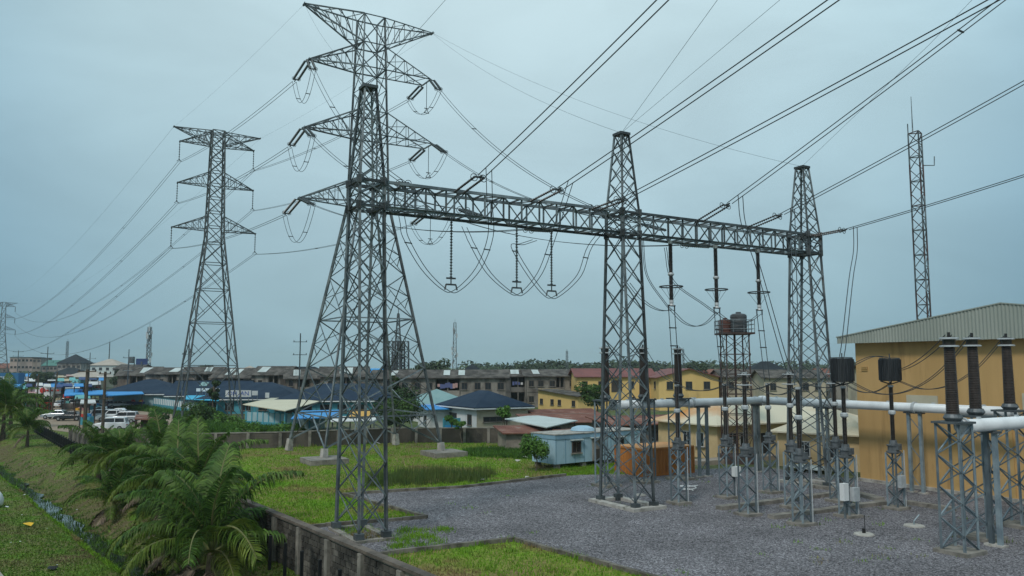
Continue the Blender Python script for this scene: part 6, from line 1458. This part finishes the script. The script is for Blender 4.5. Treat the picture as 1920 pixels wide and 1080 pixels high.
for k, (x, Y, h, cr, lab) in enumerate(((385, 220, 9, 3, 'dark tree behind the terrace left of the slimmer pylon'), (85, 260, 7.5, 3, 'dark tree in front of the green roofed house'), (225, 240, 8, 3, 'dark tree right of the pale tan roof'), (820, 250, 11.2, 4.5, 'tree rising behind the terrace left of the distant telecom mast'), (535, 230, 8.5, 3, 'tree behind the terrace right of the black hipped roof'), (1310, 250, 10.5, 4, 'tree right of the yellow gable'), (800, 262, 10.6, 3.5, 'tree rising at the end of the grey terrace'))):
    p = at(x, 690, Y); tree('broad_tree', lab, 'tree', (p.x, Y), h, cr, 'leaf_far', 1200, .5, .3, 8, 20 + k, group='trees in the town')
# far tree line, one mass on the horizon
bl = []
for x in np.arange(-420, 520, 3.6):
    Y = 430 + 50 * math.sin(x * .02); hh = 9.5 + 3.0 * math.sin(x * .031) + 2.0 * math.sin(x * .11) + random.uniform(-1, 1.2)
    if x < -62: hh = 6.2
    bl.append((x, Y + random.uniform(-12, 12), hh * .5, 4.5, 4.5, hh * .5))
o = crown('far_treeline', None, bl, 42000, 1.1, 'leaf_far'); o['kind'] = 'stuff'
bl = [(p_.x, p_.y, p_.z, a, a, q) for p_, a, q in [(at(x, 694, 560), random.uniform(8, 14), random.uniform(4, 7)) for x in range(880, 1900, 22)]]
o = crown('far_woods', None, bl, 9000, 1.8, 'leaf_far'); o['kind'] = 'stuff'
# litter on the verge
def flat_thing(name, label, cat, x, y, sz, m, z=None):
    p = gp(x, y); p.z = tz(p.x, p.y) + .03; b = MB(); n = 7; vs2 = [(p.x + math.cos(a) * sz * random.uniform(.5, 1), p.y + math.sin(a) * sz * random.uniform(.5, 1), p.z + random.uniform(.02, sz * .5)) for a in np.linspace(0, 5.5, n)]
    b.add(vs2 + [(p.x, p.y, p.z + sz * .55)], [(i, (i + 1) % n, n) for i in range(n)]); return tag(b.build(name, m, None, loc=p), label, cat, 'litter on the verge')
flat_thing('plastic_bag', 'crumpled yellow plastic bag on the verge', 'litter', 54, 986, .34, 'plastic_yellow')
flat_thing('plastic_bag', 'flat black scrap of plastic on the verge near the path', 'litter', 98, 1068, .28, 'plastic_black')
for k, (x, y, s_) in enumerate(((45, 931, .28), (12, 950, .4), (88, 992, .1), (38, 1020, .16), (107, 1060, .12), (82, 906, .14), (146, 925, .2), (137, 999, .22), (155, 972, .14), (196, 1003, .16), (41, 963, .14), (118, 951, .12), (226, 1035, .15), (237, 1040, .15), (62, 963, .1), (85, 870, .12), (130, 957, .14), (20, 1022, .12))):
    flat_thing('plastic_scrap', 'small pale scrap of litter on the verge', 'litter', x, y, s_ * .42, 'plastic_white')
p = gp(-9, 950); t = thing('sack', 'bulging white sack at the left edge of the verge', 'sack', p); MB().lathe(p, p + UP * .95, [(0, .3), (.15, .42), (.45, .44), (.75, .34), (.95, .2), (1, .05)], 12).build('sack_body', 'plastic_white', t, smooth=True)
for k, (x, y, s_) in enumerate(((1012, 858, .5), (985, 860, .45), (905, 902, .3), (990, 897, .28), (970, 866, .35), (918, 842, .4), (708, 833, .4), (1000, 852, .45))):
    flat_thing('rubble', 'pale lump of rubble lying in the yard grass', 'rubble', x, y, s_, 'concrete_pale')['group'] = 'rubble in the grass'
# haze between the near yard and the town
HZ = MB().box((0, 1450, 28), (5200, 3100, 60)).build('haze', 'glass', None, loc=(0, 1450, 28)); HZ['kind'] = 'stuff'
hm = D.materials.new('haze_air'); hm.use_nodes = True; t_ = hm.node_tree; t_.nodes.remove(t_.nodes['Principled BSDF']); pv = t_.nodes.new('ShaderNodeVolumePrincipled')
pv.inputs['Color'].default_value = (.86, .93, .96, 1); pv.inputs['Density'].default_value = .00018; pv.inputs['Anisotropy'].default_value = .2
t_.links.new(pv.outputs[0], t_.nodes['Material Output'].inputs['Volume']); HZ.data.materials[0] = hm
